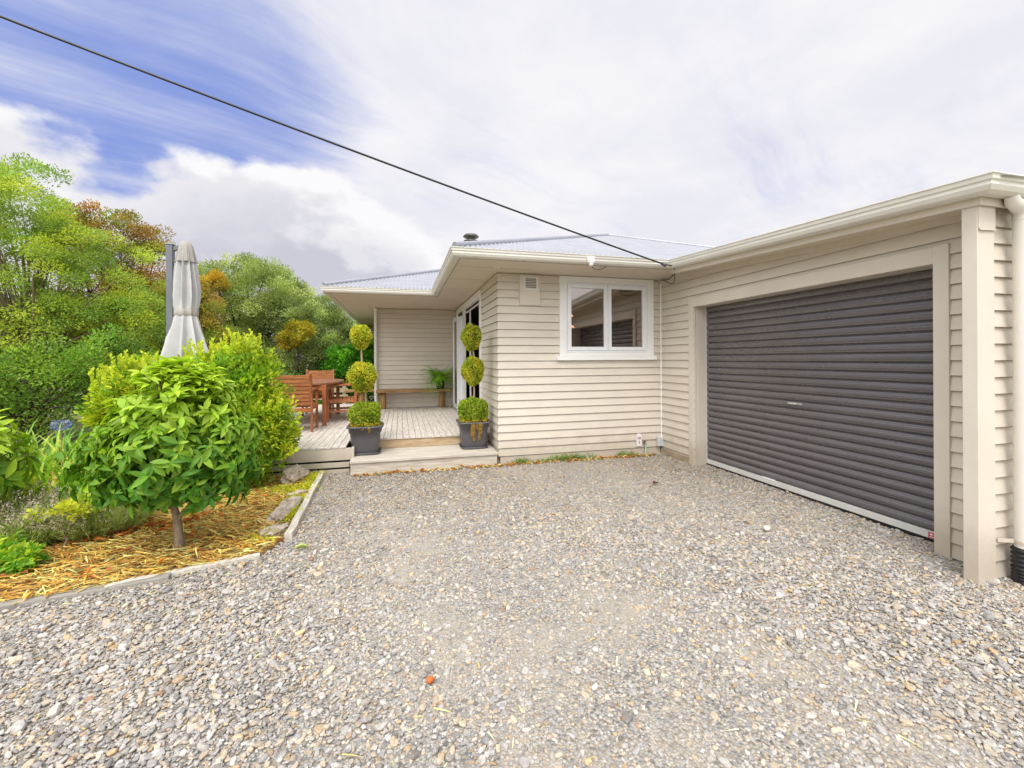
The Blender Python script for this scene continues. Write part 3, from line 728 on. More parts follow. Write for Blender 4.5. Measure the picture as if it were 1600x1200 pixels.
# ------------------------------------------------------------------ potted topiaries
def topiary(loc, balls, stempts, label, seed, hang):
    global rng
    rng = np.random.default_rng(seed)
    t = thing('potted_topiary', label, 'topiary', loc, 0, 'three ball topiaries in charcoal pots on the step')
    a = MB(); a.lathe([(.0, .012), (.175, .012), (.18, .02), (.195, .20), (.207, .31), (.222, .315), (.226, .375), (.246, .378), (.25, .392), (.245, .402), (.212, .402), (.205, .37), (.0, .36)], 56, sq=3.2)
    for i in range(len(a.v)): pass
    pot = a.build('pot', M['pot'], t)
    a = MB(); a.lathe([(0, 0), (.195, 0), (.208, .03), (.203, .034), (.19, .012), (0, .010)], 56, sq=3.2); a.build('saucer', M['pot'], t)
    a = MB(); a.lathe([(0, .372), (.205, .372)], 40, sq=3.2); a.build('soil', M['mulchbase'], t)
    a = MB(); a.tube([(x, y, z) for x, y, z in stempts], [.014]*len(stempts), 8); a.build('stem', M['stem'], t)
    for bi, (c, r, cols, n) in enumerate(balls):
        u = unit(n); lump = 1+.06*np.sin(u[:, :1]*7+seed+bi)+.05*np.sin(u[:, 1:2]*9+2+u[:, 2:3]*5)+np.where(rng.random((n, 1)) < .04, .16*rng.random((n, 1)), 0)
        rad = (1-.24*rng.random((n, 1))**2)*lump
        if bi == 0: # clipped squat cushion
            rad = rad/np.maximum(np.sum(np.abs(u)**3.0, 1, keepdims=True)**(1/3.0), .8)
        else:
            taper = 1-.22*np.clip(-u[:, 2:3], 0, 1); u = u*np.concatenate([taper, taper, np.ones_like(taper)], 1)
        P = np.array(c)+u*rad*np.array(r)
        D = norm(u+.9*unit(n)+[0, 0, .25]); Nn = norm(u+.6*unit(n)+[0, 0, .4])
        patch = .5+.5*np.sin(u[:, 0]*4+bi*2+seed)*np.cos(u[:, 2]*3.1+bi)
        ci = np.clip(patch+rng.normal(0, .28, n), 0, 1)
        c0, c1 = np.array(cols[0]), np.array(cols[1]); tint = c0[None]*(1-ci[:, None])+c1[None]*ci[:, None]
        tint = np.clip(tint*(1+rng.normal(0, .2, (n, 1))), .01, 1)
        leaves('clipped_ball', P-D*.012, D, Nn, .027+.012*rng.random(n), .017+.006*rng.random(n), tint, tpl_small(.2, .1), M['fine'], t)
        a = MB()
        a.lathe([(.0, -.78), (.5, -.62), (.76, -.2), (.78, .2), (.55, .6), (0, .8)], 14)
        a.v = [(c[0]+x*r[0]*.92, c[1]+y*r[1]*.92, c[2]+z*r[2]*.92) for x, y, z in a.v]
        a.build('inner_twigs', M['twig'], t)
    n = 420; an = rng.random(n)*2*PI; rr = .20*(1/((np.abs(np.cos(an))**5+np.abs(np.sin(an))**5)**.2))*(.86+.16*rng.random(n))
    P = np.stack([rr*np.cos(an), rr*np.sin(an), .385+.05*rng.random(n)], 1)
    D = norm(unit(n)+[0, 0, .8]); tint = pick([(.55, .40, .03), (.50, .42, .05), (.36, .40, .05), (.55, .30, .04)], n)
    leaves('sedum_edging', P, D, unit(n), .026, .014, tint, tpl_small(), M['fine'], t)
    for (hx, hl) in hang:
        k = int(hl*700); tt = rng.random(k)
        P = np.stack([hx+rng.normal(0, .012, k)*(1-.4*tt), -.235-.02*rng.random(k)+rng.normal(0, .006, k)+.03*tt, .40-tt*hl], 1); n = len(P)
        leaves('trailing_sedum', P, unit(n)*.7+[0, 0, -1.], unit(n), .028, .012, pick([(.42, .26, .07), (.38, .28, .09), (.32, .20, .06)], n), tpl_small(), M['fine'], t)
    return t
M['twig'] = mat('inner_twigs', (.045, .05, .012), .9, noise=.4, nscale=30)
OLV = ((.44, .54, .05), (.66, .62, .065)); GRN = ((.36, .49, .04), (.54, .62, .07)); GLD = ((.52, .62, .055), (.78, .70, .07))
topiary((-1.865, .42, .079), [((-.01, 0, .55), (.20, .20, .165), GRN, 5200), ((-.045, 0, 1.085), (.205, .205, .205), (OLV[0], GLD[1]), 4400), ((-.06, 0, 1.655), (.148, .148, .17), GLD, 2900)],
        [(-.01, 0, .37), (.005, 0, .6), (.0, 0, .85), (-.04, 0, 1.05), (-.05, 0, 1.3), (-.06, 0, 1.65)], 'left potted topiary of three golden green balls in charcoal pot near the dining chairs', 3, [(.06, .07), (-.03, .03)])
topiary((-.315, .40, .079), [((0, 0, .56), (.20, .20, .17), ((.32, .46, .035), (.52, .61, .07)), 5200), ((.0, 0, 1.15), (.165, .165, .215), (OLV[0], GLD[1]), 3600), ((-.02, 0, 1.66), (.152, .152, .19), (OLV[0], OLV[1]), 3200)],
        [(.0, 0, .37), (.01, 0, .6), (.02, 0, .86), (.0, 0, 1.1), (.015, 0, 1.4), (-.02, 0, 1.6)], 'right potted topiary of three balls with trailing orange sedum beside the weatherboard corner', 8, [(-.03, .26), (-.055, .20), (.06, .24), (.085, .14), (.02, .1)])

# fern on bench
rng = np.random.default_rng(21)
fn = thing('potted_fern', 'green boston fern in a small black pot on the log bench', 'fern', (-.44, 4.58, DZ+.45))
a = MB(); a.lathe([(0, 0), (.085, 0), (.11, .19), (.12, .19), (.12, .215), (.1, .215), (.09, .18), (0, .18)], 24); a.build('pot', M['black'], fn)
Ps, Ds, Ls, Ns = [], [], [], []
for i in range(90):
    an = rng.random()*2*PI; L = .46+.26*rng.random(); lift = .55+.9*rng.random(); dr = 1.1*rng.random()+.45
    if i < 2: L, lift, dr, an = .62, 1.0, .15, (.3, 2.2)[i]
    hd = np.array([math.cos(an), math.sin(an), 0])
    for j in range(17):
        t = (j+1)/17
        p = np.array([0, 0, .2])+hd*L*t*(1-.1*t)+np.array([0, 0, L*(lift*t-dr*1.15*t*t)])
        tg = norm(hd+np.array([0, 0, lift-2*dr*1.1*t])); sd = norm(np.cross(tg, [0, 0, 1]))
        for sgn_ in (-1, 1):
            Ps.append(p); Ds.append(sd*sgn_+tg*.35); Ls.append(.07*(1-.75*t)+.01); Ns.append(np.cross(sd, tg))
n = len(Ps)
leaves('fronds', Ps, Ds, np.array(Ns)+.2*unit(n), np.array(Ls), np.array(Ls)*.36+.006, pick([(.14, .30, .03), (.20, .38, .045), (.28, .45, .06)], n), tpl_small(.05, .15), M['fine'], fn)

# ------------------------------------------------------------------ garden plants
LIME = [(.30, .40, .03), (.24, .37, .03), (.38, .44, .035), (.18, .31, .03)]
def big_leaf_tree(name, label, loc, ells, nros, seed, trunk=True, drop=.55, cols=LIME, L=.098, cat='tree', dark=(.085, .26, .018), light=(.52, .70, .05)):
    """broad leaves in whorls at the ends of twigs"""
    global rng
    rng = np.random.default_rng(seed); t = thing(name, label, cat, loc)
    P = []; vol = np.array([np.prod(e[1]) for e in ells])**.67; vol /= vol.sum()
    cen = np.array(ells[0][0])
    for (c, r), v in zip(ells, vol):
        m = int(nros*v); u = unit(m); u[:, 2] = np.where(u[:, 2] < -.75, -u[:, 2], u[:, 2])
        P.append(np.array(c)+u*(.55+.45*rng.random((m, 1))**.4)*np.array(r))
    P = np.concatenate(P); m = len(P); zmin, zmax = P[:, 2].min(), P[:, 2].max()
    k = 8; out = norm(P-cen+[0, 0, -.15])
    ax = norm(out*.8+[0, 0, .55]+.35*unit(m))
    e1 = norm(np.cross(ax, unit(m))); e2 = np.cross(ax, e1)
    A = []; Dd = []; Nn = []; Ti = []; LL = []
    for j in range(k):
        an = 2*PI*j/k+rng.random((m, 1))*.8
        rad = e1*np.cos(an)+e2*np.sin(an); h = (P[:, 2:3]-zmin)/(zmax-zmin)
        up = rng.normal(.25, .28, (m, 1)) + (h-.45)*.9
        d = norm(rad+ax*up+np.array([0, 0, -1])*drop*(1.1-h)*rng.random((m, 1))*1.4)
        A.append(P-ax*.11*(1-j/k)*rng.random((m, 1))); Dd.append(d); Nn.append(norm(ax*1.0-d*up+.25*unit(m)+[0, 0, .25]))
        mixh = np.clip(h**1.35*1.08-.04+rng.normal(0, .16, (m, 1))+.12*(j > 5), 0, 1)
        Ti.append(np.array(dark)*(1-mixh)+np.array(light)*mixh); LL.append(L*(.5+.7*rng.random(m)))  # leaf greens blend dark below to bright above, crown shading put into tint
    A, Dd, Nn, Ti, LL = map(np.concatenate, (A, Dd, Nn, Ti, LL)); n = len(A)
    Ti = np.clip(Ti*(1+rng.normal(0, .14, (n, 1))), .01, .9)
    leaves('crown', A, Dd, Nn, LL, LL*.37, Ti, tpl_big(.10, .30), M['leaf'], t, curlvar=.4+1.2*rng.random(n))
    if trunk:
        tk = MB(); zz = min(P[:, 2].min()+.25, .6)
        tk.tube([(.0, 0, -.03), (-.01, .01, .08), (-.02, .0, .22), (-.045, .0, .36), (-.05, .0, zz+.4)], [.044, .032, .028, .025, .012], 10)
        tk.tube([(-.02, 0, .22), (.06, -.01, .32), (.16, -.02, .46)], [.02, .016, .01], 8)
        for i in range(60):
            q = P[rng.integers(0, m)]; s = Vector((-.05, 0, .3+.35*rng.random())); tk.tube([s, s.lerp(Vector(q), .5)+Vector((0, 0, .03)), Vector(q)], [.012, .008, .004], 5, cap=False)
        tk.build('trunk', M['bark'], t, fixn=False)
    return t
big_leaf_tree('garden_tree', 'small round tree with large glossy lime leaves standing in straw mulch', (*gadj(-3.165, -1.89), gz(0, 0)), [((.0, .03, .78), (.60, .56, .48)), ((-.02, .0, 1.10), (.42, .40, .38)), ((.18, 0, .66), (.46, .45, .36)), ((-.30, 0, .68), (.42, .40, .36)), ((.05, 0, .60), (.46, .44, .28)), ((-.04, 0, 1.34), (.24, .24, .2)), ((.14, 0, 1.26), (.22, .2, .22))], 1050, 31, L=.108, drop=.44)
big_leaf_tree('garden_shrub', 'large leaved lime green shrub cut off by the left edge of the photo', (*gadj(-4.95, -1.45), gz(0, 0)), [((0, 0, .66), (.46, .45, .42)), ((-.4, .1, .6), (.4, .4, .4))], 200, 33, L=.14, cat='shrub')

def small_leaf_shrub(name, label, loc, ells, nclump, per, seed, cols, L=.045, W=.022, shoots=0, clr=.12, cat='shrub', stemh=.5, nl=40, sr=.022):
    global rng
    rng = np.random.default_rng(seed); t = thing(name, label, cat, loc)
    o, Cs = crown('crown', ells, nclump, per, clr, L, W, cols, M['fine'], t, tpl_small(.18, .1), up=.6, shell=.5, clumpvar=.18)
    if shoots:
        P = []; D = []
        for i in range(shoots):
            e = ells[rng.integers(0, len(ells))]; an = rng.random()*2*PI; rr = rng.random()**.5*.85
            b = np.array(e[0])+np.array([math.cos(an)*rr*e[1][0], math.sin(an)*rr*e[1][1], e[1][2]*math.sqrt(1-rr*rr)*.9])
            h = .10+.16*rng.random(); tl = np.array([rng.normal(0, .25), rng.normal(0, .25), 1])
            for j in range(22):
                tt = j/22; P.append(b+tl*h*tt); a2 = rng.random()*2*PI; D.append(np.array([math.cos(a2), math.sin(a2), .75+tt]))
        n = len(P); leaves('new_shoots', P, D, unit(n)+[0, 0, .5], L*.85, W, pick([(.44, .50, .04), (.52, .54, .05), (.36, .46, .04)], n), tpl_small(), M['fine'], t)
    limbs('trunk', (0, 0, -.03), Cs, sr, M['bark'], t, nl, h=stemh, seed=seed)
    return t
LB = [(.30, .40, .03), (.22, .35, .03), (.36, .44, .035), (.14, .27, .025), (.40, .46, .04)]
small_leaf_shrub('garden_shrub', 'tall lime green small leaved shrub against the front of the deck', (*gadj(-3.30, -.27), gz(0, 0)), [((0, 0, .95), (.58, .42, .62)), ((.15, 0, .52), (.48, .4, .50)), ((-.25, .05, 1.15), (.42, .38, .45)), ((.36, -.05, .62), (.28, .32, .40)), ((.1, 0, 1.38), (.32, .3, .30))], 430, 62, 41, LB, L=.055, W=.03, shoots=120, clr=.13)
small_leaf_shrub('garden_shrub', 'yellow lime shrub behind the round large leaved tree on its left', (-4.50, .30, gz(0, 0)), [((0, 0, .95), (.50, .4, .52)), ((-.22, 0, .95), (.34, .35, .36)), ((.45, .05, .95), (.55, .42, .55))], 330, 60, 43, [(.36, .42, .03), (.28, .38, .03), (.44, .47, .04), (.17, .29, .03)], L=.055, W=.028, shoots=110)
small_leaf_shrub('ground_shrub', 'small bright green shrub in the mulch at the bottom left of the garden', (*gadj(-4.10, -2.02), gz(0, 0)), [((-.06, 0, .06), (.15, .14, .08)), ((-.20, .08, .09), (.14, .13, .10))], 42, 34, 45, [(.12, .30, .03), (.18, .38, .04), (.36, .46, .05)], L=.05, W=.032, clr=.06, stemh=.1, nl=12, sr=.01)
small_leaf_shrub('ground_shrub', 'sparse leggy plant with yellow tips on a bent bare stem in the mulch', (*gadj(-4.05, -1.72), gz(0, 0)), [((.04, .08, .30), (.13, .1, .07)), ((-.20, .05, .29), (.05, .05, .03))], 22, 22, 46, [(.36, .42, .04), (.46, .46, .05)], L=.045, W=.026, clr=.045, stemh=.2, nl=5, sr=.012)

# strap-leaved agapanthus
def strap_clump(label, loc, n, seed, spread=.5, Lb=.6, cols=((.12, .25, .03), (.19, .33, .035), (.28, .38, .04), (.42, .42, .06)), flower=False, w=.034):
    global rng
    rng = np.random.default_rng(seed); t = thing('agapanthus', label, 'plant', loc)
    an = rng.random(n)*2*PI; r = spread*.55*rng.random(n)**.5; P = np.stack([r*np.cos(an), r*np.sin(an), np.zeros(n)], 1)
    el = .75+1.5*rng.random(n); a2 = an+rng.normal(0, .7, n)
    D = np.stack([np.cos(a2), np.sin(a2), el*1.25], 1); Nn = np.stack([-np.cos(a2)*el, -np.sin(a2)*el, np.ones(n)], 1)
    L = Lb*(.6+.6*rng.random(n))
    leaves('leaves', P, D, Nn, L, np.full(n, w), pick(cols, n), tpl_blade(.55), M['leaf'], t, curlvar=.4+.9*rng.random(n))
    if flower:
        fx, fy, fz = flower
        a = MB(); a.tube([(fx*.5, fy*.5, .1), (fx*.9, fy, fz*.6), (fx, fy, fz)], [.009, .007, .006], 6); a.build('flower_stem', M['stem'], t)
        k = 150; u = unit(k); leaves('flower_head', np.array([fx, fy, fz+.02])+u*np.array([.06, .045, .028]), u+[0, 0, .1], unit(k), .04, .02, pick([(.15, .18, .44), (.22, .25, .50), (.30, .33, .52)], k), tpl_small(), M['fine'], t)
    return t
strap_clump('strap leaved agapanthus clump carrying one pale blue flower head', (-4.95, -.22, gz(0, 0)), 420, 51, .95, 1.0, flower=(.02, -.12, .80))
strap_clump('yellowing strap leaved clump between the lavender and the left shrub', (*gadj(-4.85, -.80), gz(0, 0)), 340, 52, .8, .72, cols=((.26, .36, .04), (.40, .42, .06), (.18, .30, .03), (.50, .43, .09)))
strap_clump('dark green strap leaved clump under the big shrub at far left', (-5.75, .15, gz(0, 0)), 420, 53, 1.1, 1.0, cols=((.08, .19, .025), (.13, .26, .03), (.20, .32, .04)))

# lavender
def lavender(label, loc, n, seed, rx, ry, h):
    global rng
    rng = np.random.default_rng(seed); t = thing('lavender_bush', label, 'plant', loc)
    an = rng.random(n)*2*PI; r = rng.random(n)**.5; P = np.stack([r*np.cos(an)*rx*.8, r*np.sin(an)*ry*.8, np.zeros(n)], 1)
    D = np.stack([np.cos(an)*r*.8, np.sin(an)*r*.8, np.full(n, 1.)], 1)+.3*unit(n); D = norm(D)
    L = h*(.65+.5*rng.random(n))
    leaves('stems', P, D, unit(n), L, np.full(n, .006), pick([(.30, .34, .11), (.36, .39, .14), (.24, .28, .09)], n), tpl_blade(.12, 3), M['fine'], t)
    k = n*9; q = rng.integers(0, n, k); tt = .12+.62*rng.random((k, 1)); Pl = P[q]+D[q]*L[q][:, None]*tt
    leaves('foliage', Pl, D[q]+.8*unit(k), unit(k), .045, .007, pick([(.26, .31, .12), (.33, .38, .13), (.38, .42, .17), (.18, .22, .08)], k), tpl_small(.05, .1), M['fine'], t)
    k = n*3; q = rng.integers(0, n, k); tt = .86+.16*rng.random((k, 1)); Pl = P[q]+D[q]*L[q][:, None]*tt+.006*unit(k)
    leaves('flower_spikes', Pl, D[q]+.9*unit(k), unit(k), .016, .011, pick([(.38, .30, .31), (.44, .36, .33), (.30, .23, .26), (.48, .42, .37)], k), tpl_small(), M['fine'], t)
    return t
lavender('bushy lavender with faded mauve spikes left of the round tree', (*gadj(-4.10, -1.35), gz(0, 0)), 900, 61, .46, .36, .36)
lavender('faded lavender spreading towards the left edge above the small green shrub', (*gadj(-4.62, -1.55), gz(0, 0)), 1000, 62, .50, .36, .42)

# ------------------------------------------------------------------ background trees
def tree(name, label, loc, ells, ncl, per, clr, L, W, cols, seed, r0=.1, bark='darkbark', nl=26, wts=None, up=.25, shell=.5, cat='tree', clumpvar=.28, lean=(0, 0)):
    global rng
    rng = np.random.default_rng(seed); t = thing(name, label, cat, loc)
    o, Cs = crown('crown', ells, ncl, per, clr, L, W, cols, M['fine'], t, tpl_small(.15, .1), up=up, shell=shell, clumpvar=clumpvar, wts=wts)
    limbs('trunk', (0, 0, -.1), Cs, r0, M[bark], t, nl, seed=seed, lean=lean)
    return t
T1 = [(.23, .33, .075), (.27, .36, .08), (.31, .39, .085), (.19, .29, .065), (.32, .39, .06), (.38, .43, .06)]
tree('broadleaf_tree', 'tall loose green tree filling the left edge of the photo', (-8.9, 5.2, -.1), [((-.8, 0, 3.6), (1.9, 1.5, 1.7)), ((-.2, -.3, 4.7), (1.1, 1.0, 1.15)), ((.9, .1, 3.3), (1.25, 1.2, 1.35)), ((1.5, .2, 2.2), (1.25, 1.1, 1.0)), ((.0, -.3, 2.0), (1.5, 1.2, 1.0)), ((-1.6, 0, 2.6), (1.4, 1.2, 1.6)), ((-1.2, 0, 5.0), (.75, .8, .75))], 420, 230, .27, .060, .027, T1, 71, .07, nl=70, bark='bark', shell=.45, clumpvar=.10)
tree('broadleaf_shrub', 'bushy dark green understorey shrub below the tall loose tree', (-7.7, 3.6, -.1), [((0, 0, 1.0), (1.3, .8, .8)), ((-1.1, .2, .9), (1.1, .8, .75)), ((.9, .3, 1.3), (.9, .7, .7))], 150, 130, .30, .07, .036, [(.09, .18, .03), (.15, .26, .04), (.22, .33, .05)], 72, .05, nl=30, cat='shrub')
tree('flowering_tree', 'rusty orange tinged tree behind the tall loose green tree', (-9.0, 7.9, -.1), [((0, 0, 4.4), (1.0, .9, 1.3)), ((.9, 0, 3.9), (.9, .8, 1.35)), ((.3, 0, 2.4), (1.7, 1.0, 1.5)), ((1.5, 0, 2.5), (1.3, 1.0, 1.6)), ((-.9, 0, 4.6), (.7, .7, 1.0))], 400, 170, .27, .066, .028, [(.30, .165, .05), (.27, .19, .05), (.23, .25, .05), (.30, .15, .05), (.22, .27, .05)], 73, .1, nl=40)
tree('flowering_tree', 'olive gold shrubby tree directly behind the closed parasol', (-7.0, 7.3, -.1), [((0, 0, 2.3), (1.1, .9, 1.5)), ((-.7, 0, 1.6), (1.2, .9, 1.4)), ((.7, 0, 1.3), (1.0, .9, 1.2))], 280, 170, .25, .06, .027, [(.28, .27, .05), (.24, .28, .05), (.32, .24, .05), (.18, .25, .05)], 74, .07, nl=30)
OL = [(.32, .38, .15), (.38, .43, .18), (.27, .33, .12), (.43, .48, .21), (.21, .26, .10)]
tree('olive_tree', 'wide grey green olive like tree right of the closed parasol', (-6.6, 11.0, -.1), [((0, 0, 3.2), (2.2, 1.6, 1.9)), ((-1.6, 0, 3.2), (1.5, 1.3, 1.7)), ((1.4, 0, 2.5), (1.6, 1.3, 1.7)), ((.3, 0, 1.5), (2.6, 1.4, 1.6)), ((.6, -.6, 4.0), (1.0, .9, .9))], 620, 190, .33, .080, .032, OL, 75, .14, nl=35, clumpvar=.13, shell=.7)
tree('olive_tree', 'smaller pale silver green tree sloping down to the porch eave', (-3.7, 10.3, -.1), [((0, 0, 2.3), (1.2, 1.1, 1.2)), ((-.7, 0, 2.7), (1.1, 1.0, 1.2)), ((.5, 0, 1.3), (1.2, 1.0, 1.2)), ((.9, 0, 1.9), (.7, .8, .9))], 320, 180, .28, .075, .03, [(.30, .36, .16), (.36, .42, .19), (.24, .30, .12), (.20, .25, .09)], 76, .1, nl=30)
tree('golden_shrub', 'mustard yellow shoot cluster standing in front of the olive like trees', (-4.62, 9.0, -.1), [((0, 0, 2.35), (.42, .35, .34)), ((-.2, 0, 2.1), (.42, .35, .25)), ((.3, 0, 2.55), (.25, .25, .22))], 40, 110, .17, .07, .028, [(.36, .30, .03), (.31, .29, .03), (.38, .29, .03)], 77, .014, nl=14, cat='shrub')
tree('golden_shrub', 'rust gold shoot cluster at the left top of the olive like tree', (-7.1, 9.4, -.1), [((0, 0, 3.85), (.45, .35, .42))], 24, 110, .2, .07, .028, [(.40, .26, .04), (.34, .25, .04)], 78, .014, nl=10, cat='shrub')
tree('evergreen_hedge', 'dense dark glossy green hedge shrub at the far corner of the porch', (-2.75, 7.4, -.1), [((0, 0, 1.1), (.85, .6, .95)), ((-.55, 0, .85), (.6, .5, .8)), ((.6, 0, 1.2), (.6, .5, .85))], 190, 120, .22, .075, .04, [(.05, .18, .015), (.09, .27, .02), (.15, .36, .03), (.035, .11, .012)], 79, .05, nl=20, cat='shrub')
tree('evergreen_hedge', 'dark low hedge behind the deck chairs under the olive like trees', (-5.4, 8.0, -.1), [((0, 0, .55), (1.8, .6, .75)), ((1.2, 0, .5), (1.3, .6, .65)), ((-1.3, 0, .6), (1.3, .6, .8))], 170, 110, .26, .07, .036, [(.06, .13, .03), (.09, .17, .04), (.13, .21, .06)], 80, .04, nl=20, cat='shrub')
tree('broadleaf_tree', 'distant dark tree line mass behind the left trees', (-15.5, 14.0, -.1), [((0, 0, 2.0), (4.5, 1.8, 2.0)), ((4.5, 0, 1.6), (3.5, 1.6, 1.7))], 240, 120, .7, .16, .08, [(.12, .20, .05), (.18, .27, .06), (.22, .30, .08)], 81, .16, nl=30)

# ------------------------------------------------------------------ garden edging, rocks, sedum
def plank(label, a, b, w, h, material, group=None):
    m = MB(); n = 12; a, b = Vector(a), Vector(b); d = (b-a).normalized(); s = d.cross(Vector((0, 0, 1))).normalized(); vs = []
    for i in range(n+1):
        p = a.lerp(b, i/n)+s*R.uniform(-.006, .006)+Vector((0, 0, R.uniform(-.004, .004)))
        for u, v_ in ((-w/2, -h), (w/2, -h), (w/2, 0), (-w/2, 0)): vs.append(p+s*u+Vector((0, 0, v_)))
    m.add(vs, [(4*i+j, 4*i+(j+1) % 4, 4*(i+1)+(j+1) % 4, 4*(i+1)+j) for i in range(n) for j in range(4)]+[(0, 1, 2, 3), tuple(4*n+j for j in range(4))])
    o = m.build('edging_plank', material, None, .004); return tag(o, label, 'edging', group)
plank('pale bleached timber edging running from the deck corner beside the gravel', (-2.39, .06, -.055), (-2.305, -2.04, -.062), .062, .14, M['edge'])
plank('thin pale timber edging curving past the mulch under the round tree', (-2.44, -2.335, -.088), (-3.30, -2.58, -.088), .045, .1, M['edge'])
plank('flat grey timber edging at the lower left between mulch and gravel', (-2.95, -2.53, -.090), (-4.45, -2.80, -.090), .075, .1, M['kerb'])
plank('grey timber edging leaving the photo at the left edge', (-4.46, -2.80, -.089), (-6.5, -3.06, -.089), .075, .1, M['kerb'])
def rock(label, loc, sx, sy, sz, seed, rz=0):
    from mathutils import noise as mn_
    r_ = random.Random(seed); m = MB(); n = 72; k = 44; vs = []
    ph = [r_.uniform(0, 6) for _ in range(9)]
    for i in range(k+1):
        th = PI*i/k
        for j in range(n):
            f = 2*PI*j/n; u = Vector((math.sin(th)*math.cos(f), math.sin(th)*math.sin(f), math.cos(th)))
            d = 1+.13*math.sin(u.x*4+ph[0])*math.sin(u.y*5+ph[1])+.10*math.sin(u.z*7+ph[2]+u.x*3)+.06*math.sin(u.x*13+ph[3])*math.sin(u.z*11+ph[4])+.05*math.sin(u.y*17+ph[5])*math.sin(u.x*15+ph[6])+.10*mn_.fractal(u*3.2+Vector((seed, 0, 0)), .8, 2.1, 5)-.10*max(0, mn_.noise(u*6.5+Vector((0, seed, 0)))-.12)
            q = max(abs(u.x), abs(u.y), abs(u.z))**.35
            vs.append((u.x*d/q*sx, u.y*d/q*sy, u.z*d/q*sz))
    m.add(vs, [(i*n+j, i*n+(j+1) % n, (i+1)*n+(j+1) % n, (i+1)*n+j) for i in range(k) for j in range(n)], True)
    o = m.build('rock', M['rock'], None, loc=loc, fixn=False); o.rotation_euler = (r_.uniform(-.15, .15), r_.uniform(-.15, .15), rz); return tag(o, label, 'rock')
rock('pitted pale rock with rusty hollows in front of the deck skirt', (-2.66, -.22, -.03), .10, .16, .115, 5, -.4)
rock('long low grey rock beside the pale timber edging', (-2.49, -1.40, -.085), .085, .28, .075, 6, -.12)
rock('small tapered pale rock at the lower end of the timber edging', (-2.47, -1.88, -.095), .08, .13, .045, 7, -.35)
rock('flat whitish stone between two yellow sedum patches', (-2.49, -.86, -.08), .10, .05, .04, 8, .4)
rng = np.random.default_rng(91)
def sedum(label, pts, seed):
    P = np.concatenate([np.array([x, y, gz(x, y)])+rng.normal(0, 1, (n_, 3))*[sx, sy, .012]+[0, 0, .02] for x, y, sx, sy, n_ in pts]); n = len(P)
    o = leaves('sedum_patch', P, unit(n)*.8+[0, 0, 1.], unit(n), .03, .016, pick([(.50, .47, .03), (.42, .46, .04), (.55, .38, .04), (.30, .38, .04)], n), tpl_small(), M['fine']); return tag(o, label, 'ground cover', None, 'stuff')
sedum('yellow sedum ground cover growing between the rocks and the timber edging', [(-2.46, -.12, .05, .10, 500), (-2.62, -.62, .12, .07, 700), (-2.45, -.62, .05, .16, 500), (-2.47, -1.02, .05, .10, 600), (-2.41, -1.45, .025, .14, 300), (-2.50, -2.0, .06, .07, 120)], 1)

# straw mulch
rng = np.random.default_rng(92)
Q = []
while len(Q) < 26000:
    x, y = rng.uniform(-6.3, -2.38), rng.uniform(-2.85, .12)
    if in_garden(x, y) and not (x > -2.44 and y > -2.05): Q.append((x, y, gz(x, y)))
P = np.array(Q); n = len(P); P[:, 2] += .002+.035*rng.random(n)**1.5
an = rng.normal(.35, .75, n); D = np.stack([np.cos(an), np.sin(an), rng.normal(0, .14, n)], 1)
L = .05+.16*rng.random(n)**1.6; Wd = .004+.008*rng.random(n)
o = leaves('straw_mulch', P-D*L[:, None]*.5, D, np.array([0, 0, 1.])+.5*unit(n), L, Wd, pick([(.54, .32, .07), (.60, .40, .11), (.47, .25, .05), (.62, .46, .18), (.34, .16, .035)], n, .18), tpl_blade(.12, 3), M['dry'])
tag(o, 'golden straw and dry leaf mulch covering the garden bed', 'mulch', None, 'stuff')
# rusty leaf litter in the mulch
k = 380; P = P[rng.integers(0, n, k)]+[0, 0, .012]
P[:150] = np.stack([rng.uniform(-4.1, -3.2, 150), 0*rng.random(150), np.full(150, gz(0, 0)+.03)], 1); P[:150, 1] = -1.72+.42*(P[:150, 0]+4.1)+rng.normal(0, .07, 150)
o = leaves('leaf_litter', P, unit(k)*[1, 1, .25], np.array([0, 0, 1.])+.6*unit(k), .035+.045*rng.random(k), .018+.018*rng.random(k), pick([(.36, .10, .025), (.45, .16, .03), (.28, .09, .03), (.50, .28, .06)], k), tpl_big(.25, .2), M['dry'])
tag(o, 'curled rusty brown leaves scattered through the straw mulch', 'leaf litter', None, 'stuff')

# weeds at the wall base
def weed(label, x, y, n, rx, seed, h=.10):
    global rng
    rng = np.random.default_rng(seed); P = np.stack([x+rng.normal(0, rx, n), y+rng.normal(0, .022, n), np.full(n, gz(x, y))], 1)
    o = leaves('weed_clump', P, unit(n)*.8+[0, -.2, 1.1], unit(n), h*(.4+.8*rng.random(n)), .010, pick([(.16, .22, .07), (.22, .29, .08), (.12, .19, .06), (.30, .32, .10)], n), tpl_blade(.4, 3), M['fine']); tag(o, label, 'weeds'); return o
weed('grey green weed tuft near the left corner of the window wall', .32, -.07, 160, .08, 1)
weed('widest weed clump growing along the middle of the window wall base', 1.08, -.07, 330, .16, 2, .12)
weed('low sparse weeds between the two bigger clumps at the window wall', .68, -.07, 100, .12, 3, .06)
weed('small bright grass tuft left of the garden tap', 1.98, -.08, 130, .07, 4)
rng = np.random.default_rng(95)
P = np.concatenate([np.stack([rng.uniform(-2.0, 2.5, 420), -.10-.06*rng.random(420)**2-.02, np.full(420, gz(0, -.1)+.006)], 1), np.stack([2.62-.08*rng.random(160), rng.uniform(-4.1, -3.6, 160), np.full(160, -.185)], 1), np.stack([2.75+.2*rng.random(160), rng.uniform(-4.3, -4.1, 160), np.full(160, -.19)], 1)]); k = len(P)
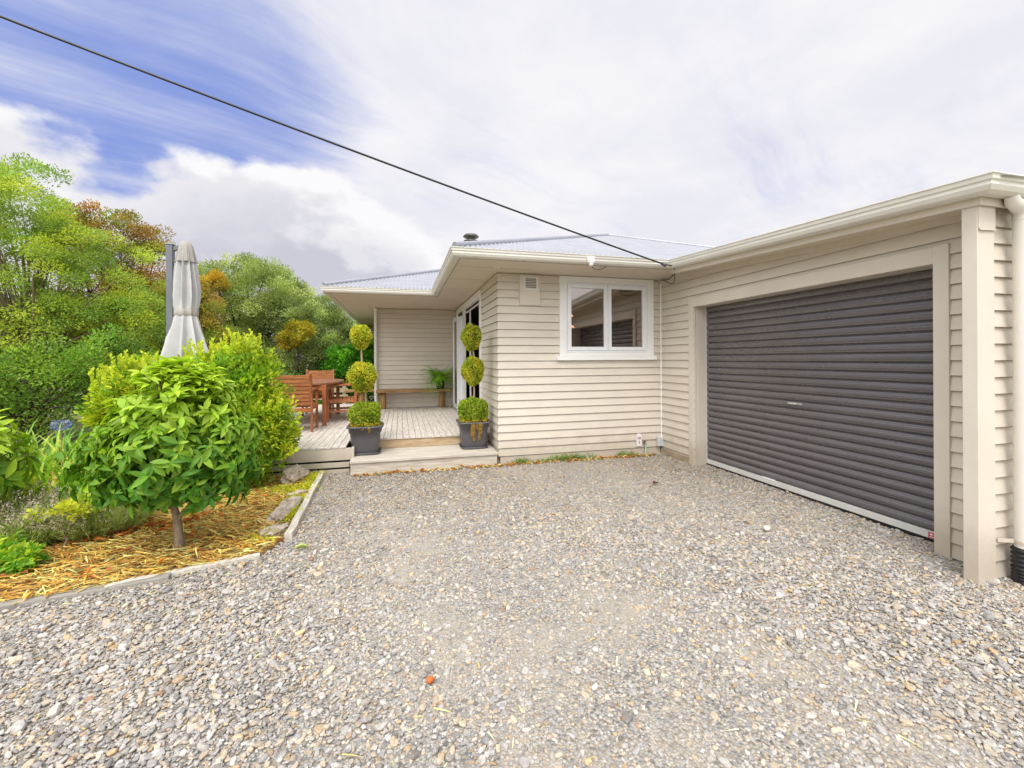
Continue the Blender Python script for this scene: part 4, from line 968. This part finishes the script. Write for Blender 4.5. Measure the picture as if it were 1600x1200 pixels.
o = leaves('leaf_litter', P, unit(k)*[1, 1, .2], np.array([0, 0, 1.])+.5*unit(k), .03+.07*rng.random(k), .008+.014*rng.random(k), pick([(.42, .20, .06), (.55, .33, .10), (.36, .13, .04), (.62, .45, .2)], k), tpl_big(.25, .2), M['dry']); tag(o, 'dry brown leaf scraps gathered along the step and wall base', 'leaf litter', None, 'stuff')
def fallen(label, x, y, L, W_, col, rz):
    o = leaves('fallen_leaf', [(0, 0, 0)], [(math.cos(rz), math.sin(rz), .05)], [(0, 0, 1)], L, W_, [col], tpl_big(.3, .15), M['dry']); o.location = (x, y, gz(x, y)+.018); return tag(o, label, 'leaf')
fallen('dark reddish fallen leaf on the gravel in front of the garage door', 1.52, -1.55, .10, .05, (.16, .035, .02), .5)
fallen('pale green fallen leaf on the gravel below the timber edging', -2.2, -2.33, .11, .045, (.50, .56, .20), .3)
fallen('yellow fallen leaf on the gravel near the middle of the window wall', .58, -.95, .07, .045, (.62, .40, .04), 1.3)
fallen('orange brown fallen leaf beside the widest weed clump', 1.03, -.16, .10, .05, (.52, .16, .03), .9)

def pebble(name, label, cat, x, y, r, col, seed):
    r_ = random.Random(seed); m = MB(); n, k = 14, 9; vs = []
    for i in range(k+1):
        for j in range(n):
            th, f = PI*i/k, 2*PI*j/n; d = r*(1+.10*math.sin(3*f+seed)*math.sin(th)+r_.uniform(-.03, .03)*math.sin(th)); vs.append((d*1.15*math.sin(th)*math.cos(f), d*math.sin(th)*math.sin(f), d*.8*math.cos(th)))
    m.add(vs, [(i*n+j, i*n+(j+1) % n, (i+1)*n+(j+1) % n, (i+1)*n+j) for i in range(k) for j in range(n)], True)
    o = m.build(name, mat(name+'_skin', col, .5, noise=.3, nscale=40), None, loc=(x, y, gz(x, y)+r*.55), fixn=False); return tag(o, label, cat)
pebble('fallen_fruit', 'small bright orange fruit lying on the foreground gravel', 'fruit', -1.25, -3.99, .017, (.62, .14, .02), 1)
pebble('stone', 'single whitish stone on the gravel in front of the garage door', 'stone', 1.73, -2.97, .03, (.66, .62, .56), 2)

# ------------------------------------------------------------------ gravel stones (uncountable)
rng = np.random.default_rng(97)
CX, CY = -1.377, -6.035; YAW = .2552
def scatter(dens, r0, r1, dmin, dmax, sunk, edge=1.0):
    A_ = 12.5*7.6; n = int(dens*A_); x = rng.uniform(-8.0, 4.5, n); y = rng.uniform(-7.4, .2, n)
    dx, dy = x-CX, y-CY; fw = dx*math.sin(YAW)+dy*math.cos(YAW); rt = dx*math.cos(YAW)-dy*math.sin(YAW)
    ok = (fw > .9) & (fw > dmin) & (fw < dmax) & (np.abs(rt) < fw*1.28+.9)
    ok &= ~((x > 2.625) & (y > -4.0) & ~((x < 2.865) & (y > -3.62) & (y < -.85))) & ~((y > -.04) & (x > -2.05)) & (y < .1)
    ok &= ~((x < -2.30) & np.array([in_garden(a, b) or (a > -2.42 and a < -2.30 and b > -1.95) for a, b in zip(x, y)]))
    x, y = x[ok], y[ok]; n = len(x)
    # compacted finer tracks where wheels run
    trk = .5+.5*np.sin(x*1.5+.35*y+.6)*np.cos(y*.75+x*.35)
    s = (r0+(r1-r0)*rng.random(n)**2.2)
    keep = rng.random(n) < np.where(s > (r0+.25*(r1-r0)), 1-.8*trk**1.5*edge, 1)
    x, y, s, trk = x[keep], y[keep], s[keep], trk[keep]; n = len(x)
    sc_ = np.stack([s*(.95+.5*rng.random(n)), s*(.7+.35*rng.random(n)), s*(.42+.32*rng.random(n))], 1)
    z = np.array([gz(a, b) for a, b in zip(x, y)])-.018+sc_[:, 2]*sunk+.006*rng.random(n)
    rot = np.stack([rng.normal(0, .28, n), rng.normal(0, .28, n), rng.random(n)*6.283], 1)
    return np.stack([x, y, z], 1), sc_, rot
parts = [scatter(4200, .0045, .0092, 0, 5.2, .85), scatter(1400, .0075, .0140, 0, 7.5, .8), scatter(380, .011, .0195, 0, 7.5, .7), scatter(30, .018, .027, 0, 5.0, .5), scatter(2200, .0060, .0095, 5.0, 7.5, .9)]
PP = np.concatenate([p[0] for p in parts]); SS = np.concatenate([p[1] for p in parts]); RR = np.concatenate([p[2] for p in parts]); n = len(PP)
pal = np.array([(.30,.305,.32), (.40,.40,.405), (.24,.24,.25), (.47,.455,.43), (.47,.39,.29), (.54,.45,.33), (.57,.555,.53), (.46,.33,.19), (.34,.31,.28), (.56,.37,.17), (.30,.15,.08), (.14,.135,.135)])
wt = np.array([.17, .18, .09, .16, .12, .09, .07, .045, .06, .02, .006, .02]); wt /= wt.sum()
pal = pal.mean(0)*.30+.70*pal; tn = np.minimum(1.17*pal*[.985, 1., 1.025], .76)[rng.choice(len(pal), n, p=wt)]*(1+rng.normal(0, .13, (n, 1)))
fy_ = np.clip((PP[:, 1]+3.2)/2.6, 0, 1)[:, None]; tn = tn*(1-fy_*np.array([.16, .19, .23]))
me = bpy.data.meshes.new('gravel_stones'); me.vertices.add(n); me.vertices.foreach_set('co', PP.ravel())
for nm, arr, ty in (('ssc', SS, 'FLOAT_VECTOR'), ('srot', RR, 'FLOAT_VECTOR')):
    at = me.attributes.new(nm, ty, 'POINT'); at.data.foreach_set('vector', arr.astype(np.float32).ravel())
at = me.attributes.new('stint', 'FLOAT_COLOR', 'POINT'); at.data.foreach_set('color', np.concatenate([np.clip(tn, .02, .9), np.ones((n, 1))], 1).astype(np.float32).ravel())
at = me.attributes.new('sidx', 'INT', 'POINT'); at.data.foreach_set('value', rng.integers(0, 7, n).astype(np.int32))
gst = bpy.data.objects.new('gravel_stones', me); link(gst); tag(gst, 'mixed grey and tan river gravel covering the driveway', 'gravel', None, 'stuff')
sm = bpy.data.materials.new('river_stone'); sm.use_nodes = True; T = NT(sm.node_tree); b = sm.node_tree.nodes['Principled BSDF']
ta = T.n('ShaderNodeAttribute', {'attribute_name': 'stint', 'attribute_type': 'INSTANCER'}).outputs['Color']
ob = T.n('ShaderNodeTexCoord').outputs['Object']
oi = T.n('ShaderNodeObjectInfo').outputs['Random']
nz = T.n('ShaderNodeTexNoise', {'noise_dimensions': '4D'}, Vector=ob, W=T.math('MULTIPLY', oi, 37.), Scale=2.2, Detail=5., Roughness=.7).outputs[0]
cc = T.mix(T.smooth(nz, .35, .7), T.mix(1., ta, (.70, .68, .66, 1), 'MULTIPLY'), T.mix(1., ta, (1.12, 1.10, 1.06, 1), 'MULTIPLY'))
sm.node_tree.links.new(cc, b.inputs['Base Color']); b.inputs['Roughness'].default_value = .72; b.inputs['Specular IOR Level'].default_value = .3
sm.node_tree.links.new(T.n('ShaderNodeBump', Strength=.35, Distance=.05, Height=nz).outputs[0], b.inputs['Normal'])
ng = bpy.data.node_groups.new('gravel_nodes', 'GeometryNodeTree')
ng.interface.new_socket('Geometry', in_out='INPUT', socket_type='NodeSocketGeometry'); ng.interface.new_socket('Geometry', in_out='OUTPUT', socket_type='NodeSocketGeometry')
gi = ng.nodes.new('NodeGroupInput'); go = ng.nodes.new('NodeGroupOutput'); LN = ng.links.new
g2i = ng.nodes.new('GeometryNodeGeometryToInstance')
for i in range(7):
    ic = ng.nodes.new('GeometryNodeMeshIcoSphere'); ic.inputs['Subdivisions'].default_value = 3; ic.inputs['Radius'].default_value = 1.
    po = ng.nodes.new('GeometryNodeInputPosition')
    no = ng.nodes.new('ShaderNodeTexNoise'); no.noise_dimensions = '4D'; no.inputs['W'].default_value = i*3.7+1; no.inputs['Scale'].default_value = .85; no.inputs['Detail'].default_value = 2.5; no.inputs['Roughness'].default_value = .45
    LN(po.outputs[0], no.inputs['Vector'])
    mr = ng.nodes.new('ShaderNodeMapRange'); mr.inputs[1].default_value = .25; mr.inputs[2].default_value = .75; mr.inputs[3].default_value = .62; mr.inputs[4].default_value = 1.38
    LN(no.outputs[0], mr.inputs[0])
    vm = ng.nodes.new('ShaderNodeVectorMath'); vm.operation = 'SCALE'; LN(po.outputs[0], vm.inputs[0]); LN(mr.outputs[0], vm.inputs['Scale'])
    # flatten a couple of sides so pebbles look worn and angular
    mn = ng.nodes.new('ShaderNodeVectorMath'); mn.operation = 'MINIMUM'; LN(vm.outputs[0], mn.inputs[0]); mn.inputs[1].default_value = ((.80, .95, .72), (1.1, .78, .85), (.9, .9, .66), (1.2, .85, .8), (.74, .74, .9), (1., .7, .7), (.85, 1.1, .75))[i]
    mx = ng.nodes.new('ShaderNodeVectorMath'); mx.operation = 'MAXIMUM'; LN(mn.outputs[0], mx.inputs[0]); mx.inputs[1].default_value = ((-1.1, -.75, -.8), (-.8, -1.1, -.8), (-.95, -.8, -.9), (-.9, -.72, -.9), (-1.2, -.8, -.8), (-.78, -.9, -.8), (-1., -.8, -.9))[i]
    spn = ng.nodes.new('GeometryNodeSetPosition'); LN(ic.outputs[0], spn.inputs['Geometry']); LN(mx.outputs[0], spn.inputs['Position'])
    ss = ng.nodes.new('GeometryNodeSetShadeSmooth'); LN(spn.outputs[0], ss.inputs[0])
    sma = ng.nodes.new('GeometryNodeSetMaterial'); sma.inputs['Material'].default_value = sm; LN(ss.outputs[0], sma.inputs[0])
    LN(sma.outputs[0], g2i.inputs[0])
def named(nm, ty):
    nd = ng.nodes.new('GeometryNodeInputNamedAttribute'); nd.data_type = ty; nd.inputs['Name'].default_value = nm; return nd.outputs[0]
iop = ng.nodes.new('GeometryNodeInstanceOnPoints'); LN(gi.outputs[0], iop.inputs['Points']); LN(g2i.outputs[0], iop.inputs['Instance'])
iop.inputs['Pick Instance'].default_value = True; LN(named('sidx', 'INT'), iop.inputs['Instance Index'])
e2r = ng.nodes.new('FunctionNodeEulerToRotation'); LN(named('srot', 'FLOAT_VECTOR'), e2r.inputs[0]); LN(e2r.outputs[0], iop.inputs['Rotation'])
LN(named('ssc', 'FLOAT_VECTOR'), iop.inputs['Scale']); LN(iop.outputs[0], go.inputs[0])
md = gst.modifiers.new('gravel', 'NODES'); md.node_group = ng
me.materials.append(sm)
print('stones', n)
# straw bits on the gravel
rng = np.random.default_rng(98)
k = 520; P = PP[rng.integers(0, n, k)]+[0, 0, .014]; an = rng.random(k)*6.28
o = leaves('loose_straw', P, np.stack([np.cos(an), np.sin(an), rng.normal(0, .08, k)], 1), np.array([0, 0, 1.])+.4*unit(k), .03+.07*rng.random(k)**2, .0035+.004*rng.random(k), pick([(.66, .50, .20), (.72, .60, .33), (.56, .36, .12)], k), tpl_blade(.1, 3), M['dry']); tag(o, 'loose blond straw blown across the gravel', 'straw', None, 'stuff')

# ------------------------------------------------------------------ sky, sun, camera
w = bpy.data.worlds.new('World'); scene.world = w; w.use_nodes = True; nt = w.node_tree; T = NT(nt); nt.nodes.clear()
SUN_EL, SUN_AZ = math.radians(55), math.radians(205)   # azimuth clockwise from +Y
dv = Vector((math.cos(SUN_EL)*math.sin(SUN_AZ), math.cos(SUN_EL)*math.cos(SUN_AZ), math.sin(SUN_EL)))
out = nt.nodes.new('ShaderNodeOutputWorld'); bg = nt.nodes.new('ShaderNodeBackground')
sky = T.n('ShaderNodeTexSky', {'sky_type': 'NISHITA', 'sun_disc': False, 'sun_elevation': SUN_EL, 'sun_rotation': SUN_AZ, 'air_density': 1.0, 'dust_density': .6, 'ozone_density': 2.5}).outputs[0]
d = T.n('ShaderNodeTexCoord').outputs['Generated']
sx = T.n('ShaderNodeSeparateXYZ', Vector=d); X, Y, Z = sx.outputs
zc = T.math('MAXIMUM', Z, .0)
den = T.math('ADD', zc, .16)
pl = T.n('ShaderNodeCombineXYZ', X=T.math('DIVIDE', X, den), Y=T.math('DIVIDE', Y, den), Z=0.).outputs[0]
# cirrus: long streaks, warped
warp = T.n('ShaderNodeTexNoise', Vector=pl, Scale=.8, Detail=2.).outputs['Color']
plw = T.n('ShaderNodeVectorMath', {'operation': 'MULTIPLY_ADD'}, i0=warp, i1=(.5, .5, 0), i2=pl).outputs[0]
mp = T.n('ShaderNodeMapping', {'vector_type': 'TEXTURE'}, Vector=plw, Rotation=(0, 0, math.radians(28)), Scale=(1.9, .38, 1)).outputs[0]
n1 = T.n('ShaderNodeTexNoise', Vector=mp, Scale=1.1, Detail=9., Roughness=.62).outputs[0]
n2 = T.n('ShaderNodeTexNoise', Vector=plw, Scale=.75, Detail=7., Roughness=.58).outputs[0]
# clear-blue window to the left of the house
def dirdot(v):
    v = Vector(v).normalized(); return T.n('ShaderNodeVectorMath', {'operation': 'DOT_PRODUCT'}, i0=d, i1=tuple(v)).outputs['Value']
BLUE1, BLUE2 = (-.47, .80, .34), (-.66, .66, .36)
b1 = T.smooth(dirdot(BLUE1), .86, .985); b2 = T.smooth(dirdot(BLUE2), .90, .995)
clear = T.math('MAXIMUM', b1, T.math('MULTIPLY', b2, .8))
cir = T.math('ADD', T.math('MULTIPLY', n1, .62), T.math('MULTIPLY', n2, .38))
cov = T.smooth(T.math('SUBTRACT', T.math('ADD', cir, .045), T.math('MULTIPLY', clear, .25)), .20, .53)
skyc = T.mix(1., sky, (.100, .100, .112, 1), 'MULTIPLY')
skyc = T.mix(.8, skyc, (.29, .39, .85, 1))
n3 = T.n('ShaderNodeTexNoise', Vector=plw, Scale=1.7, Detail=8., Roughness=.6).outputs[0]
veil = T.mix(T.smooth(n3, .36, .66), (.83, .83, .90, 1), (.94, .93, .965, 1))
c1 = T.mix(cov, skyc, veil)
# cumulus bank low on the left
sc3 = T.n('ShaderNodeVectorMath', {'operation': 'MULTIPLY'}, i0=d, i1=(1, 1, 1.7)).outputs[0]
wq = T.n('ShaderNodeTexNoise', Vector=sc3, Scale=3.6, Detail=9., Roughness=.54).outputs[0]
wb = T.n('ShaderNodeTexNoise', Vector=sc3, Scale=1.6, Detail=2.).outputs[0]
topz = T.math('ADD', T.math("ADD", .238, T.math('MULTIPLY', T.math('SUBTRACT', wb, .5), .06)), T.math('MULTIPLY', T.math('SUBTRACT', wq, .5), .21))
left = T.smooth(T.math('SUBTRACT', T.math('MULTIPLY', Y, .20), X), -.15, .35)
topz = T.math('MULTIPLY', topz, T.math('ADD', .55, T.math('MULTIPLY', left, .85)))
cu = T.smooth(T.math('SUBTRACT', topz, Z), -.012, .022)
wq2 = T.n('ShaderNodeTexNoise', Vector=T.n('ShaderNodeVectorMath', {'operation': 'ADD'}, i0=sc3, i1=(.03, .02, .075)).outputs[0], Scale=3.6, Detail=9., Roughness=.54).outputs[0]
lit = T.smooth(T.math('SUBTRACT', wq, wq2), -.07, .07)
dep = T.smooth(T.math('SUBTRACT', topz, Z), .01, .14)
shade = T.math('ADD', T.math('MULTIPLY', dep, .72), T.math('SUBTRACT', .36, T.math('MULTIPLY', lit, .58)), True)
cuc = T.mix(shade, (.97, .96, .98, 1), (.61, .61, .70, 1))
cuc = T.mix(T.smooth(Z, .12, .0), cuc, (.82, .82, .87, 1))
c2 = T.mix(cu, c1, cuc)
# fill glow added to the sky around the sun direction, unseen behind the viewer
gl_ = T.smooth(dirdot(dv), .25, 1.)
c2 = T.mix(T.math('MULTIPLY', gl_, 1.0), c2, (2.75, 2.75, 2.72, 1))
nt.links.new(c2, bg.inputs[0]); bg.inputs[1].default_value = 1.0
nt.links.new(bg.outputs[0], out.inputs[0])

sl = bpy.data.lights.new('sun', 'SUN'); sl.energy = 2.1; sl.angle = math.radians(20); sl.color = (1, .97, .92)
so = bpy.data.objects.new('sun', sl); link(so)
so.rotation_euler = dv.to_track_quat('Z', 'Y').to_euler(); so.location = dv*30

cam = bpy.data.cameras.new('camera'); co = bpy.data.objects.new('camera', cam); link(co); scene.camera = co
cam.sensor_width = 36; cam.lens = 666.907/1600*36; cam.shift_y = -39.03/1600; cam.clip_end = 3000; cam.clip_start = .05
roll = -.0052; r_ = Vector((math.cos(YAW), -math.sin(YAW), 0)); f_ = Vector((math.sin(YAW), math.cos(YAW), 0)); u_ = Vector((0, 0, 1))
rx_ = r_*math.cos(roll)+u_*math.sin(roll); uy_ = u_*math.cos(roll)-r_*math.sin(roll)
co.matrix_world = Matrix(((rx_.x, uy_.x, -f_.x, -1.37676), (rx_.y, uy_.y, -f_.y, -6.03489), (rx_.z, uy_.z, -f_.z, 1.4099), (0, 0, 0, 1)))
scene.view_settings.view_transform = 'Standard'; scene.view_settings.look = 'None'; scene.view_settings.exposure = 0; scene.view_settings.gamma = 1
scene.render.engine = 'CYCLES'; scene.cycles.max_bounces = 8; scene.cycles.transparent_max_bounces = 12; scene.cycles.use_denoising = True
